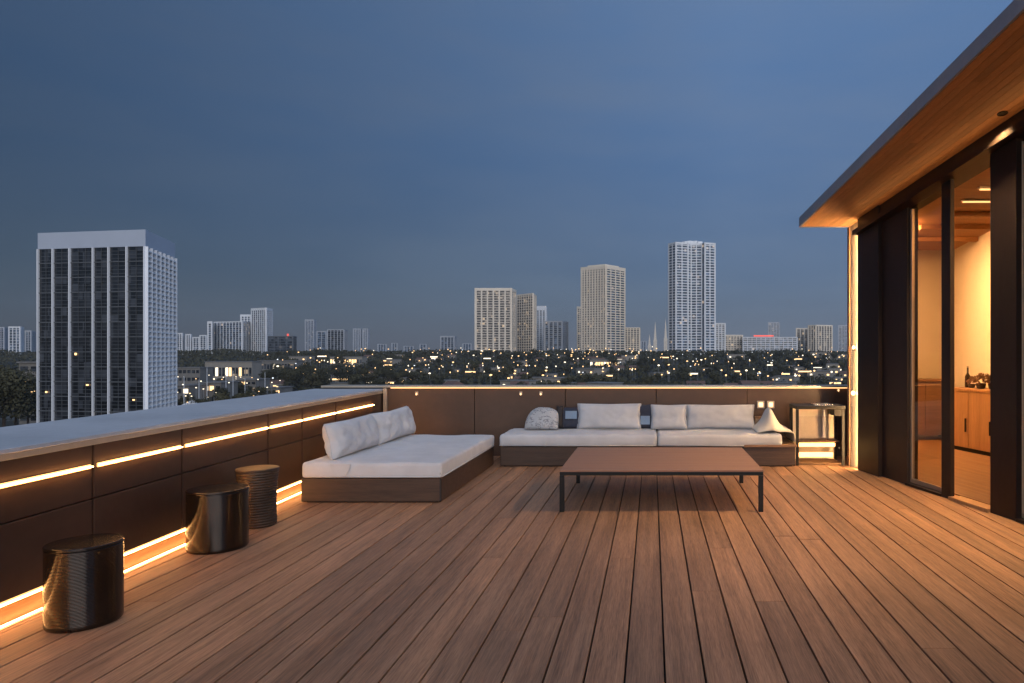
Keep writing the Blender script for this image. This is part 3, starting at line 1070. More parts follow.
boxo('side_shelf', M['shelf_wood'], sf, 1.20, sx1 + .012, -0.02, 0.0, 0.262, 0.292, 0.004)
boxo('side_shelf', M['shelf_wood'], sf, 1.705, sx1 + .012, 0.002, 0.86, 0.265, 0.292, 0.004)

CY = SY + 0.60      # line of the back cushions


def sofa_cushion(xa, xb, ya, mat, label, th=0.17, lean=13, seed=0, dy=0.0, name='cushion', pinch=.05, group='cushions along the sofa'):
    pl, pr = at(xa, 431, CY), at(xb, 431, CY)
    h = (430 - ya) * .95 / F * CY / math.cos(R(lean))
    o = pillow(name, pr.x - pl.x, h, th, mat, None, seed, 30, 0, pinch, 0.016)
    return place(o, ((pl.x + pr.x) / 2, CY + dy, 0.43), 0, R(-lean), label=label, group=group)


sofa_cushion(577, 641, 404, M['fabric'], 'wide off white cushion on the left half of the sofa', 0.18, 14, 21)
sofa_cushion(651, 687, 405, M['fabric'], 'small square off white cushion in the middle of the sofa', 0.16, 15, 22, -0.02)
sofa_cushion(686, 755, 405, M['fabric'], 'widest off white cushion near the right end of the sofa', 0.18, 13, 23)
nv = sofa_cushion(559, 580, 408, M['navy'], 'navy cushion with a pale blue patch beside the patterned pillow', 0.13, 9, 24, 0.06)
boxo('patch', M['skyblue'], nv, -0.06, 0.10, -0.078, -0.068, 0.13, 0.24, 0.003)
nv2 = sofa_cushion(638, 653, 405, M['navy'], 'narrow navy cushion squeezed between two white cushions', 0.13, 9, 25, 0.07)
boxo('patch', M['skyblue'], nv2, -0.07, 0.06, -0.078, -0.068, 0.05, 0.17, 0.003)
sofa_cushion(556, 563, 406, M['seam'], 'thin dark brown cushion edge beside the patterned pillow', 0.16, 6, 26, 0.05)

# half-round patterned pillow
m = MB()
n = 30
pw, ph, pt_ = 0.47, 0.31, 0.20
idx = {}
for side in (0, 1):
    for j in range(n + 1):
        for i in range(n + 1):
            u, v = -1 + 2 * i / n, j / n
            rim = i in (0, n) or j in (0, n)
            if side and rim:
                idx[1, i, j] = idx[0, i, j]
                continue
            hw = (1 - v ** 2.4) ** 0.5 if u < 0 else (1 - v ** 7) ** 0.5
            prf = ((1 - abs(u) ** 3) * (1 - abs(2 * v - 1) ** 3)) ** 0.45
            nz_ = mnoise.noise(Vector((u * 3, v * 3, side))) * 0.008
            idx[side, i, j] = len(m.v)
            m.v.append((u * pw / 2 * max(0.12, hw), (1 if side else -1) * (pt_ / 2 * prf + nz_ * min(1, prf * 2)), v * ph))
for side in (0, 1):
    for j in range(n):
        for i in range(n):
            q = [idx[side, i, j], idx[side, i + 1, j], idx[side, i + 1, j + 1], idx[side, i, j + 1]]
            m.f.append(tuple(q[::-1] if side else q))
            m.tone.append(.5)
o = m.build('cushion', M['pattern'], None, smooth=True)
pl, pr = at(524, 431, CY - .12), at(558, 431, CY - .12)
place(o, ((pl.x + pr.x) / 2, CY - 0.10, 0.435), R(-4), R(-16), label='rounded grey patterned cushion at the left end of the sofa', group='cushions along the sofa')

# cream throw at the right end: draped over the raised end, peak and hollow right flank
m = MB()
prof = [(-0.20, 0.0), (-0.185, 0.03), (-0.15, 0.06), (-0.10, 0.115), (-0.06, 0.19), (-0.035, 0.26), (-0.015, 0.295), (0.005, 0.30), (0.022, 0.275), (0.045, 0.215), (0.08, 0.145), (0.125, 0.09), (0.18, 0.05), (0.24, 0.022), (0.275, 0.0), (0.285, -0.05), (0.285, -0.115)]
ny_ = 26
for j in range(ny_ + 1):
    v = -1 + 2 * j / ny_
    k_ = max(0.0, 1 - abs(v) ** 2.6) ** 0.6
    for i, (px_, pz_) in enumerate(prof):
        q = Vector((px_ * 9, v * 2.2, pz_ * 7))
        wv = mnoise.noise(q) * 0.012 + 0.006 * math.sin(v * 9 + px_ * 20)
        zz_ = pz_ * (0.12 + 0.88 * k_) if pz_ > 0 else pz_
        m.v.append((px_ + wv * .6, v * 0.30 + mnoise.noise(q * 1.3) * .012, zz_ + wv * (1 if pz_ > 0.01 else 0) + 0.006))
np_ = len(prof)
for j in range(ny_):
    for i in range(np_ - 1):
        a = j * np_ + i
        m.f.append((a, a + 1, a + np_ + 1, a + np_))
        m.tone.append(.5)
th = m.build('throw_blanket', M['cream'], None, smooth=True, subsurf=1)
sd = th.modifiers.new('thickness', 'SOLIDIFY')
sd.thickness = 0.012
sd.offset = 1
p = at(769, 431, SY + 0.40)
th.location = (p.x, SY + 0.40, 0.425)
tag(th, 'cream throw draped up to a soft peak over the right end of the sofa', 'throw')

# two glowing wall lights and a small box at the right end
for px, lab in ((760.5, 'left one of the pair of small square wall lights above the sofa end'), (770.5, 'right one of the pair of small square wall lights above the sofa end')):
    p = at(px, 404.5, BACK)
    t = thing('wall_light', lab, 'wall light', (p.x, BACK, p.z), 0, 'pair of square wall lights')
    boxo('housing', M['lip'], t, -0.052, 0.052, -0.03, -0.002, -0.052, 0.052, 0.004)
    boxo('diffuser', M['lantern'], t, -0.030, 0.030, -0.038, -0.031, -0.030, 0.030, 0.003)
p = at(760, 426, SY + 0.79)
bx = thing('storage_box', 'small tan box standing behind the cream throw on the sofa', 'box', (p.x, SY + 0.80, 0.425))
boxo('body', M['tan_box'], bx, -0.07, 0.07, -0.05, 0.05, 0.0, 0.13, 0.004)
boxo('lid', M['shelf_wood'], bx, -0.074, 0.074, -0.054, 0.054, 0.132, 0.16, 0.003)

# ------------------------------------------------------------------ coffee table
tx0, tx1, ty0, ty1, tz = -0.868, 1.045, 6.40, 7.95, 0.392
tb = thing('coffee_table', 'large low coffee table with brown top and thin black legs in front of the sofa', 'coffee table', ((tx0 + tx1) / 2, (ty0 + ty1) / 2, 0))
hw, hd = (tx1 - tx0) / 2, (ty1 - ty0) / 2
boxo('tabletop', M['table'], tb, -hw, hw, -hd, hd, tz - 0.016, tz, 0.003)
fr = MB()
s = 0.036
fr.box(-hw + .002, hw - .002, -hd + .002, -hd + s, tz - 0.05, tz - 0.018)
fr.box(-hw + .002, hw - .002, hd - s, hd - .002, tz - 0.05, tz - 0.018)
fr.box(-hw + .002, -hw + s, -hd + s + .001, hd - s - .001, tz - 0.05, tz - 0.018)
fr.box(hw - s, hw - .002, -hd + s + .001, hd - s - .001, tz - 0.05, tz - 0.018)
fr.build('frame', M['black'], tb, 0.002)
for sx in (-1, 1):
    for sy in (-1, 1):
        cx, cy = sx * (hw - .022), sy * (hd - .022 - (0.1 if sy > 0 else 0))
        boxo('leg', M['black'], tb, cx - .021, cx + .021, cy - .021, cy + .021, 0.0, tz - 0.052, 0.002)


# ------------------------------------------------------------------ stools
def drum(px, d, r, h, mat, label, seed, flare=0.0):
    x = (px - VX) / F * d
    t = thing('stool', label, 'stool', (x, d, 0.002), seed, 'side stools by the left parapet')
    prof = [(r * .965, 0.0), (r, 0.012), (r, 0.03)]
    for k in range(1, 13):
        q = k / 12
        prof.append((r * (1 + flare * q ** 3 - (0.035 * math.sin(q * PI) if flare else 0.0)), 0.03 + (h - 0.055) * q))
    prof += [(r * (1 + flare), h - 0.018)]
    m = MB().lathe(prof, n=64, cap=True)
    m.build('body', mat, t, smooth=True, bevel=0)
    m = MB().lathe([(r * (1 + flare) * 0.985, h - 0.0175), (r * (1 + flare) * 1.012, h - 0.014), (r * (1 + flare) * 1.012, h - 0.004), (r * (1 + flare) * .99, h)], n=64)
    m.build('top', mat, t, 0.002)
    return t


s1 = drum(84.5, 3.80, 0.174, 0.445, M['stool'], 'nearest dark bronze drum stool by the left parapet', 0.3)
s2 = drum(218, 5.24, 0.206, 0.455, M['stool'], 'middle dark bronze drum stool with a bright glint by the left parapet', 1.1)
s3 = drum(257.5, 5.92, 0.150, 0.495, M['stool_woven'], 'farthest woven brown stool with a flared top by the left parapet', 0.0, 0.11)
for t_ in (s1, s2):
    for ch in t_.children:
        for p in ch.data.polygons:
            p.use_smooth = len(p.vertices) == 4

# ------------------------------------------------------------------ glass fronted fire console
fx0, fx1, fy0, fy1 = 1.905, 2.545, 9.02, 9.44
fc = thing('fire_console', 'black framed glass console with two glowing bars at the right end of the sofa', 'console', (0, 0, 0))
for a in (fx0, fx1 - .035):
    for b in (fy0, fy1 - .035):
        boxo('leg', M['black'], fc, a, a + .035, b, b + .035, 0.0, 0.742, 0.002)
boxo('top', M['black'], fc, fx0 - .01, fx1 + .01, fy0 - .02, fy1, 0.745, 0.79, 0.005)
boxo('top_plate', M['chrome'], fc, fx0 + .25, fx0 + .50, fy0 + .02, fy1 - .08, 0.791, 0.803, 0.003)
boxo('drawer', M['black'], fc, fx1 - .14, fx1 - .038, fy0 + .0, fy0 + .3, 0.655, 0.742, 0.003)
boxo('back_panel', M['plaster'], fc, fx0 + .036, fx1 - .036, fy1 - .03, fy1 - .015, 0.02, 0.742, 0)
boxo('bottom', M['plinth'], fc, fx0 + .036, fx1 - .036, fy0 + .012, fy1 - .034, 0.01, 0.03, 0.002)
boxo('curtain', M['fabric'], fc, fx0 + .42, fx0 + .47, fy1 - .12, fy1 - .04, 0.33, 0.73, 0.01)
boxo('shelf', M['plinth'], fc, fx0 + .036, fx1 - .036, fy0 + .10, fy1 - .034, 0.295, 0.31, 0.002)
boxo('glow_bar', M['firebar'], fc, fx0 + .05, fx1 - .10, fy0 + .09, fy0 + .13, 0.235, 0.285, 0.01)
boxo('glow_bar', M['firebar'], fc, fx0 + .05, fx1 - .14, fy0 + .05, fy0 + .09, 0.10, 0.165, 0.012)
boxo('led_strip', M['led_lip'], fc, fx0 + .05, fx1 - .16, fy1 - .06, fy1 - .04, 0.728, 0.740, 0.002)  # added strip under the top that brightens the back panel
boxo('glass_front', M['clearglass'], fc, fx0 + .037, fx1 - .037, fy0 + .004, fy0 + .010, 0.032, 0.65, 0)
MB().lathe([(0.014, 0), (0.014, 0.02)], n=16).build('knob', M['black'], fc)
kn = fc.children[-1]
for ch in fc.children:
    if ch.name.startswith('knob'):
        ch.rotation_euler = (PI / 2, 0, 0)
        ch.location = (fx1 - .075, fy0 + .003, 0.235)

# ------------------------------------------------------------------ city ground
GZ = -25.0


def gz(d):
    if d < 480:
        return GZ
    if d < 900:
        t = (d - 480) / 420
        return GZ + 19.5 * (t * t * (3 - 2 * t))
    return GZ + 19.5


m = MB()
ds = [-800, -100, 60, 200, 350, 480, 520, 560, 600, 640, 680, 720, 760, 800, 840, 900, 1000, 1300, 2000, 4000, 9000, 25000]
for d in ds:
    w = max(1500, abs(d) * 1.6)
    m.v += [(-w, d, gz(d)), (w, d, gz(d))]
for i in range(len(ds) - 1):
    m.f.append((2 * i, 2 * i + 1, 2 * i + 3, 2 * i + 2))
    m.tone.append(.5)
g = m.build('ground', M['ground'], None)
tag(g, kind='structure')


# ------------------------------------------------------------------ towers
def hgt(y, d):
    return EYE - (y - VY) / F * d


def tower(name, label, pts, ytop, dref, wall, glass, floor=3.5, bay=6.0, slab=0.5, pier=0.9, cap=None, plant=None, cat='tower', group=None, slabs=True, proud=0.6, zbase=None, dark_side=None):
    """pts: footprint as (photo column, distance), front edge first, left to right"""
    z1 = hgt(ytop, dref)
    P = [Vector(((x - VX) / F * d, d)) for x, d in pts]
    if len(P) == 3:
        P.append(P[0] + P[2] - P[1])
    c = sum(P, Vector((0, 0))) / len(P)
    z0 = (gz(c.y) if zbase is None else zbase) - 0.3
    t = thing(name, label, cat, (c.x, c.y, z0), 0, group)
    Q = [p - c for p in P]
    area = sum(Q[i].cross(Q[(i + 1) % len(Q)]) for i in range(len(Q)))
    if area < 0:
        Q.reverse()
    H = z1 - z0
    L = max((q.length for q in Q))
    ins = [q * (1 - proud / L) for q in Q]
    core = MB().prism([tuple(q) for q in ins], 0, H - 0.5).build('glass_core', glass, t)
    nf = max(2, round(H / floor))
    fl = H / nf
    first = None
    if slabs:
        for k in range(1, nf):
            if first is None:
                first = MB().prism([tuple(q) for q in Q], -slab / 2, slab / 2).build('floor_slab', wall, t)
                o = first
            else:
                o = first.copy()
                COL.objects.link(o)
                o.parent = t
            o.location = (0, 0, k * fl)
    n = len(Q)
    for i in range(n):
        a, b = Q[i], Q[(i + 1) % n]
        e = b - a
        nrm_ = Vector((e.y, -e.x)).normalized()
        mid = (a + b) / 2 + c
        if nrm_.dot(mid) > 0:       # faces away
            continue
        nb = max(1, round(e.length / bay))
        if dark_side is not None and (b + c - dark_side).length < 2:
            g_ = [a + nrm_ * -0.12 + e * .01, b + nrm_ * -0.12 - e * .01, b - nrm_ * .5 - e * .01, a - nrm_ * .5 + e * .01]
            MB().prism([tuple(v) for v in (g_ if sum(g_[s_].cross(g_[(s_ + 1) % 4]) for s_ in range(4)) > 0 else g_[::-1])], 0, H - 5.2).build('side_glazing', M['glass_blue'], t)
            nb = max(2, round(e.length / 11))
        u = e.normalized()
        for k in range(nb + 1):
            p = a + e * (k / nb)
            ww = pier * (1.5 if k in (0, nb) else 1)
            q = [p - u * ww / 2 + nrm_ * 0.25, p + u * ww / 2 + nrm_ * 0.25, p + u * ww / 2 - nrm_ * 0.9, p - u * ww / 2 - nrm_ * 0.9]
            ar = sum(q[s_].cross(q[(s_ + 1) % 4]) for s_ in range(4))
            if ar < 0:
                q.reverse()
            MB().prism([tuple(v) for v in q], 0, H - 0.01 * k).build('pier', wall, t)
    ch = cap if cap is not None else 2.0
    out = [q * (1 + 0.5 / L) for q in Q]
    MB().prism([tuple(q) for q in out], H - ch, H).build('parapet', wall, t)
    if plant:
        s_, hh = plant
        MB().prism([tuple(q * s_) for q in Q], H, H + hh).build('plant_room', wall, t)
        MB().prism([tuple(q * s_ * .5) for q in Q], H + hh, H + hh * 1.5).build('roof_mast', wall, t)
    return t


D0 = 1000
tower('residential_tower', 'pale gridded slab tower at the left of the middle skyline cluster', [(475.7, D0), (511, D0), (516, 1035)], 288, D0, M['cream_conc'], M['glass_warm'], 3.6, 9.0, 0.9, 2.2, 4.0)
tower('residential_tower', 'pale tower just right of the widest slab tower in the middle skyline', [(517, 1090), (533, 1060), (536.5, 1110)], 293, 1060, M['cream_conc'], M['glass_warm'], 4.2, 6.5, 1.5, 1.4, 2.5)
tower('residential_tower', 'narrow white tower standing behind the middle skyline cluster', [(536.2, 1200), (545.5, 1200), (547, 1240)], 306, 1200, M['white_conc'], M['glass_blue'], 3.5, 5, 1.4, 2.0, 8)
tower('residential_tower', 'low blue grey block of several bays right of the narrow white tower', [(544.6, 1130), (562, 1130), (568, 1165)], 321, 1130, M['grey_conc'], M['glass_blue'], 3.4, 7, 0.5, 2.2, 2)
tower('residential_tower', 'thin cream tower edge behind the left side of the cream tower', [(577.3, 1150), (584, 1150), (585, 1180)], 306.5, 1150, M['cream_conc'], M['glass_warm'], 3.4, 4, 1.0, 1.2, 3)
tower('residential_tower', 'tall cream tower with a flat crown in the centre of the skyline', [(581.5, 1010), (606, D0 - 15), (624.8, 1020)], 266.5, D0, M['cream_conc'], M['glass_warm'], 3.6, 5.2, 1.5, 2.0, 5.0, (0.72, 2.6), dark_side=Vector(((624.8 - VX) / F * 1020, 1020)), proud=1.2)
tower('apartment_block', 'low cream block at the right foot of the cream tower', [(624.6, 1040), (639.5, 1040), (640.3, 1075)], 327.5, 1040, M['cream_conc'], M['glass_warm'], 3.3, 4.5, 0.8, 1.2, 1.5)
tower('residential_tower', 'tallest blue and white balconied tower on the skyline, right of the cream tower', [(668.6, 1000), (676, 985), (688, 992), (691, 999), (702, 997), (705, 990), (714.9, 996), (715.5, 1045), (670, 1050)], 243.5, D0, M['white_conc'], M['glass_blue'], 4.0, 8.0, 1.2, 1.5, 2.5, (0.45, 3.0))
tower('apartment_block', 'white stepped block at the right foot of the tallest tower', [(715.4, 1080), (725, 1080), (725.5, 1110)], 323, 1080, M['white_conc'], M['glass_blue'], 3.4, 5, 0.8, 1.5, 2)
tower('apartment_block', 'low cream building at the left end of the long low block', [(725, 1120), (742.5, 1120), (743, 1150)], 334.8, 1120, M['cream_conc'], M['glass_warm'], 3.6, 4.5, 1.0, 1.3, 2)
lb = tower('long_block', 'long low white building with a red light line along its roof', [(743, 1100), (797, 1100), (797.5, 1130)], 337, 1100, M['white_conc'], M['glass_blue'], 3.6, 7, 0.9, 0.8, 1.2)
boxo('red_sign', M['lit_red'], lb, -30, 2, -16.2, -15.7, hgt(336.4, 1100) - lb.location.z - .2, hgt(335.2, 1100) - lb.location.z, 0)
tower('office_tower', 'faint grey tower rising behind the long low building', [(768.3, 2100), (779, 2100), (780, 2150)], 322, 2100, M['grey_conc'], M['glass_blue'], 4, 9, 1.2, 1.5, 3)
tower('apartment_block', 'cream block left of the wider cream block near the house', [(796.5, 1180), (808, 1180), (808.5, 1210)], 328, 1180, M['cream_conc'], M['glass_warm'], 3.5, 6, 0.6, 1.6, 2)
tower('apartment_block', 'wide cream block with vertical piers near the house wall', [(808.4, 1130), (816, 1120), (832, 1135)], 325, 1130, M['cream_conc'], M['glass_warm'], 3.5, 5.5, 0.5, 1.7, 2)
tower('office_tower', 'faint blue grey tower just left of the house corner', [(838.5, 2000), (848, 2000), (849, 2040)], 325, 2000, M['grey_conc'], M['glass_blue'], 4, 9, 1, 1.6, 3)
# slim spires between the cream tower and the tallest tower
for x, yt, d, lab in ((655.2, 321, 1500, 'thin pointed cream spire between the cream tower and the tallest tower'), (649.5, 334, 1600, 'short thin spire left of the pointed cream spire'), (665.6, 318, 1500, 'thin spire close against the left side of the tallest tower')):
    p = at(x, 352, d)
    t = thing('spire', lab, 'spire', (p.x, d, gz(d)), 0, 'slim spires')
    H = hgt(yt, d) - gz(d)
    MB().prism([(-4, -4), (4, -4), (4, 4), (-4, 4)], 0, H * .45).build('base', M['cream_conc'], t)
    m = MB()
    m.add([(-3, -3, H * .45), (3, -3, H * .45), (3, 3, H * .45), (-3, 3, H * .45), (0, 0, H)], [(0, 1, 4), (1, 2, 4), (2, 3, 4), (3, 0, 4)])
    m.build('tip', M['cream_conc'], t)
# left skyline cluster
tower('residential_tower', 'slim white tower at the left end of the left skyline cluster', [(208, 1120), (211.6, 1120), (213, 1150)], 321.3, 1120, M['white_conc'], M['glass_blue'], 3.5, 4, .8, 1.4, 3)
tower('residential_tower', 'grey slab tower with white piers in the left skyline cluster', [(214, 1150), (242, 1120), (250, 1160)], 321, 1120, M['white_conc'], M['glass_blue'], 3.5, 8, .35, 1.5, 2)
tower('residential_tower', 'taller white stepped tower behind the left slab', [(241, 1190), (250.5, 1190), (255, 1220)], 314.5, 1190, M['white_conc'], M['glass_blue'], 3.5, 5, .8, 1.8, 3)
tower('residential_tower', 'tallest white tower at the right of the left skyline cluster', [(251.5, 1150), (266, 1130), (272.5, 1165)], 308, 1140, M['white_conc'], M['glass_blue'], 3.5, 6, .5, 1.8, 4)
dl = tower('low_block', 'dark low wide building right of the left skyline cluster', [(268, 1060), (293, 1060), (296.5, 1090)], 336, 1060, M['dark_conc'], M['glass_dark'], 4, 9, .6, .5, 1.5)
boxo('beacon', M['lit_red'], dl, 15.5, 17.5, -16, -14, hgt(336, 1060) - dl.location.z + .01, hgt(333.8, 1060) - dl.location.z, 0)
tower('office_tower', 'faint slim grey tower left of the dark banded tower', [(305.3, 2300), (313.5, 2300), (316.5, 2360)], 319.5, 2300, M['grey_conc'], M['glass_blue'], 4, 8, 1.4, 2, 4)
tower('office_tower', 'small grey block left of the dark tower with pale piers', [(317, 1500), (326, 1500), (328, 1530)], 331, 1500, M['grey_conc'], M['glass_blue'], 4, 8, .6, 1.4, 2)
tower('office_tower', 'dark blue low tower with pale vertical piers', [(327.5, 1250), (344, 1250), (347.5, 1285)], 329.5, 1250, M['grey_conc'], M['glass_dark'], 3.6, 6, .3, 1.0, 1.5)
tower('office_tower', 'pair of faint pale towers, left one, at mid left skyline', [(353.5, 2600), (360.5, 2600), (362, 2650)], 328.5, 2600, M['grey_conc'], M['glass_blue'], 4, 9, 1.4, 3, 3)
tower('office_tower', 'pair of faint pale towers, right one, at mid left skyline', [(363, 2600), (367.5, 2600), (369.5, 2650)], 328.5, 2600, M['grey_conc'], M['glass_blue'], 4, 9, 1.4, 3, 3)
tower('apartment_block', 'lone small pale block on the horizon left of the slab tower', [(440.8, 1350), (454, 1350), (456.5, 1380)], 336, 1350, M['grey_conc'], M['glass_blue'], 3.8, 7, .6, 1.6, 2.5)
tower('residential_tower', 'pale gridded tower at the far left edge behind the office building', [(9, 900), (20, 900), (24, 930)], 326.5, 900, M['white_conc'], M['glass_blue'], 3.6, 4.5, .6, 1.0, 2)
tower('residential_tower', 'small pale tower at the extreme left edge of the skyline', [(-2, 1100), (4, 1100), (8, 1140)], 327, 1100, M['grey_conc'], M['glass_blue'], 3.6, 5, .6, 1.0, 2)
tower('residential_tower', 'grey tower hard against the left side of the office building', [(25.5, 1000), (31, 1000), (36, 1040)], 330.5, 1000, M['grey_conc'], M['glass_blue'], 3.6, 5, .6, 1.0, 2)
for x0_, x1_, yt, lab in ((177, 182, 333, 'small pale block right of the office building'), (186, 190.5, 334, 'second small pale block right of the office building'), (193, 199, 337, 'small wide pale block left of the slim white tower'), (200, 206, 335, 'small pale block next to the slim white tower')):
    tower('apartment_block', lab, [(x0_, 1300), (x1_, 1300), (x1_ + 1.5, 1330)], yt, 1300, M['white_conc'], M['glass_blue'], 3.8, 5, .7, 1.4, 2)
# small far blocks along the horizon
for x0_, x1_, yt in ((378, 386, 344), (392, 397, 343), (404, 413, 346), (420, 426, 344), (463, 471, 343.5), (641, 646, 341)):
    tower('far_block', 'tiny far block on the horizon', [(x0_, 2600), (x1_, 2600), (x1_ + .6, 2650)], yt, 2600, M['grey_conc'], M['glass_blue'], 5, 12, 1.2, 3, 2, cat='building', group='tiny far blocks along the horizon', slabs=False)

# ------------------------------------------------------------------ dark office building on the left
C3, L3, R3 = Vector(((145 - VX) / F * 150, 150)), Vector(((38.5 - VX) / F * 154.5, 154.5)), Vector(((174.3 - VX) / F * 169, 169))
ztop_o = hgt(229.5, 150)
zb = GZ - 0.2
c = (L3 + R3) / 2
ob = thing('office_building', 'dark glass office building with white fins and white top band at the far left', 'office building', (c.x, c.y, zb))
Lq, Cq, Rq = L3 - c, C3 - c, R3 - c
Bq = Lq + Rq - Cq
H = ztop_o - zb
quad = [Lq, Cq, Rq, Bq]
MB().prism([tuple(q) for q in [q_ * 1.012 for q_ in quad]], H - 3.7, H).build('top_band', M['band'], ob, 0.05)
MB().prism([tuple(q * 0.985) for q in quad], 0, H - 3.7).build('glass_core', M['glass_office'], ob)
fx = [39.4, 54.5, 71.4, 94.6, 110, 127.6, 144.8]
e = Cq - Lq
un = e.normalized()
nn = Vector((un.y, -un.x))
fr_ = [(x - fx[0]) / (fx[-1] - fx[0]) for x in fx]
for k, f in enumerate(fr_):
    p = Lq + e * f
    ww = 0.22
    MB().prism([tuple(p - un * ww / 2 + nn * .35), tuple(p + un * ww / 2 + nn * .35), tuple(p + un * ww / 2 - nn * .4), tuple(p - un * ww / 2 - nn * .4)], 0, H - 3.68).build('fin', M['white_paint'], ob)
nfl = 15
FH = (H - 3.7) / nfl
for b_ in range(6):
    pa_, pb_ = Lq + e * fr_[b_] + un * .2, Lq + e * fr_[b_ + 1] - un * .2
    m = MB()
    w = (pb_ - pa_).length
    mt = Matrix.Translation((*(pa_ - nn * 0.05), 0)) @ Matrix.Rotation(math.atan2(un.y, un.x), 4, 'Z')
    for k in range(nfl):
        z = k * FH
        m.box(0, w, -0.14, 0.05, z, z + 0.22, mat=mt)
        for q in (1, 2, 3):
            m.box(0.0, w, -0.06, 0.02, z + FH * q / 4 - .04, z + FH * q / 4 + .04, mat=mt)
    nm = max(2, int(w / 1.6))
    for k in range(1, nm):
        m.box(w * k / nm - .02, w * k / nm + .02, -0.08, 0.04, 0, H - 3.75, mat=mt)
    m.build('window_bay', M['dark_conc'], ob)
# louvred side
e2 = Rq - Cq
u2 = e2.normalized()
mt = Matrix.Translation((*Cq, 0)) @ Matrix.Rotation(math.atan2(u2.y, u2.x), 4, 'Z')
w = e2.length
first = None
for k in range(nfl * 3):
    z = k * FH / 3
    if first is None:
        first = MB().box(0, w, -0.5, 0.2, 0, 0.30, mat=mt).build('louvre', M['white_paint'], ob)
        o = first
    else:
        o = first.copy()
        COL.objects.link(o)
        o.parent = ob
    o.location = (0, 0, z)
for k in range(8):
    MB().box(w * k / 7 - .14, w * k / 7 + .14, -0.62, 0.1, 0, H - 3.72, mat=mt).build('fin', M['white_paint'], ob)
# lit lobby and a few lit rooms
for f, z, sz, hh in ((0.60, 3.6, 2.2, .9), (0.36, 18.0, .5, .5), (0.66, 3.9, .8, .6), (0.08, 9.5, .5, .35), (0.47, 11.2, .6, .3), (0.9, 8.0, .5, .3)):
    p = Lq + e * f
    mt2 = Matrix.Translation((*(p + nn * 0.12), z + 8.0)) @ Matrix.Rotation(math.atan2(un.y, un.x), 4, 'Z')
    MB().box(-sz / 2, sz / 2, -0.03, 0.03, 0, hh, mat=mt2).build('lit_window', M['lit_warm'], ob)


# ------------------------------------------------------------------ trees
def crown_mesh(name, seed, h=11.0, r=5.0, n=620, leaf=0.55, mat=None, lobes=7):
    r_ = np.random.default_rng(seed)
    cs = []
    for k in range(lobes):
        a = r_.uniform(0, 6.28)
        q = r_.uniform(0.1, 0.62) * r
        cs.append((math.cos(a) * q, math.sin(a) * q, r_.uniform(0.42, 0.86) * h, r_.uniform(0.32, 0.58) * r))
    cs.append((0, 0, 0.72 * h, 0.62 * r))
    v, f = [], []
    for k in range(n):
        cx, cy, cz, cr = cs[r_.integers(len(cs))]
        d = r_.normal(size=3)
        d /= np.linalg.norm(d)
        rr = cr * r_.uniform(0.55, 1.08)
        c = np.array((cx, cy, cz)) + d * rr * np.array((1, 1, .85))
        u = r_.normal(size=3)
        u -= d * u.dot(d) * 0.6
        u /= np.linalg.norm(u)
        w = np.cross(d + r_.normal(size=3) * .4, u)
        w /= np.linalg.norm(w)
        s_ = leaf * r_.uniform(.6, 1.5)
        o = len(v)
        v += [tuple(c + u * s_), tuple(c + w * s_ * .6), tuple(c - u * s_), tuple(c - w * s_ * .6)]
        f.append((o, o + 1, o + 2, o + 3))
    me = bpy.data.meshes.new(name)
    me.from_pydata(v, [], f)
    me.materials.append(mat)
    return me


def trunk_mesh(h, r, seed):
    r_ = random.Random(seed)
    m = MB()
    m.tube((0, 0, 0), (0, 0, h * .5), 0.05 * r, 0.035 * r, 7)
    for k in range(5):
        a = k * 1.3 + r_.random()
        z = h * r_.uniform(.28, .5)
        m.tube((0, 0, z), (math.cos(a) * r * .5, math.sin(a) * r * .5, z + h * .28), 0.022 * r, 0.008 * r, 5)
    me = bpy.data.meshes.new('trunk')
    me.from_pydata(m.v, [], m.f)
    me.materials.append(M['trunk'])
    return me


CRN = [(crown_mesh('crown', 40 + k, 11, 5.2, 3600, 0.21, M['leaf2'], 8 + k), trunk_mesh(11, 5, 9 + k)) for k in range(3)]
CR = [(crown_mesh('crown', 10 + k, 11, 5.2, 700, 0.5, M['leaf'] if k % 2 else M['leaf2'], 6 + k), trunk_mesh(11, 5, k)) for k in range(5)]


def tree(x, d, s, kind, label, group, h=1.0, z=None, near=False):
    t = thing('tree', label, 'tree', (x, d, gz(d) - .1 if z is None else z), random.uniform(0, 6.28), group)
    t.scale = (s, s, s * h)
    for nm, me_ in (('crown', (CRN[kind % 3] if near else CR[kind])[0]), ('trunk', (CRN[kind % 3] if near else CR[kind])[1])):
        o = bpy.data.objects.new(nm, me_)
        COL.objects.link(o)
        o.parent = t
    return t


def PX(x, d):
    return (x - VX) / F * d


rt = random.Random(3)
# near trees on the left, below the parapet
for x, d, s, h in ((4, 205, 2.0, 1.05), (16, 215, 1.75, 1.1), (-12, 200, 2.0, 1.0), (28, 235, 1.45, .85), (-30, 210, 2.0, 1)):
    tree(PX(x, d), d, s, rt.randrange(5), 'tall dark tree at the far left beside the office building', 'dark trees at the far left', h, None, True)
for x, d, s, h in ((272, 470, 1.5, .95), (290, 450, 1.55, .95), (306, 460, 1.7, 1.0), (322, 440, 1.6, 1.), (340, 470, 1.7, .9), (356, 455, 1.6, 1.), (372, 450, 1.6, .95), (388, 465, 1.7, .95)):
    tree(PX(x, d), d, s, rt.randrange(5), 'large dark tree in the row beyond the corner of the left parapet', 'dark trees beyond the parapet corner', h, None, True)
k = 0
for _ in range(150):
    d = rt.uniform(420, 860)
    x = rt.uniform(265, 862)
    tree(PX(x, d), d, rt.uniform(.75, 1.3), rt.randrange(5), 'dark rounded tree among the city lights below the skyline', 'dark trees among the city lights', rt.uniform(.75, 1.0))
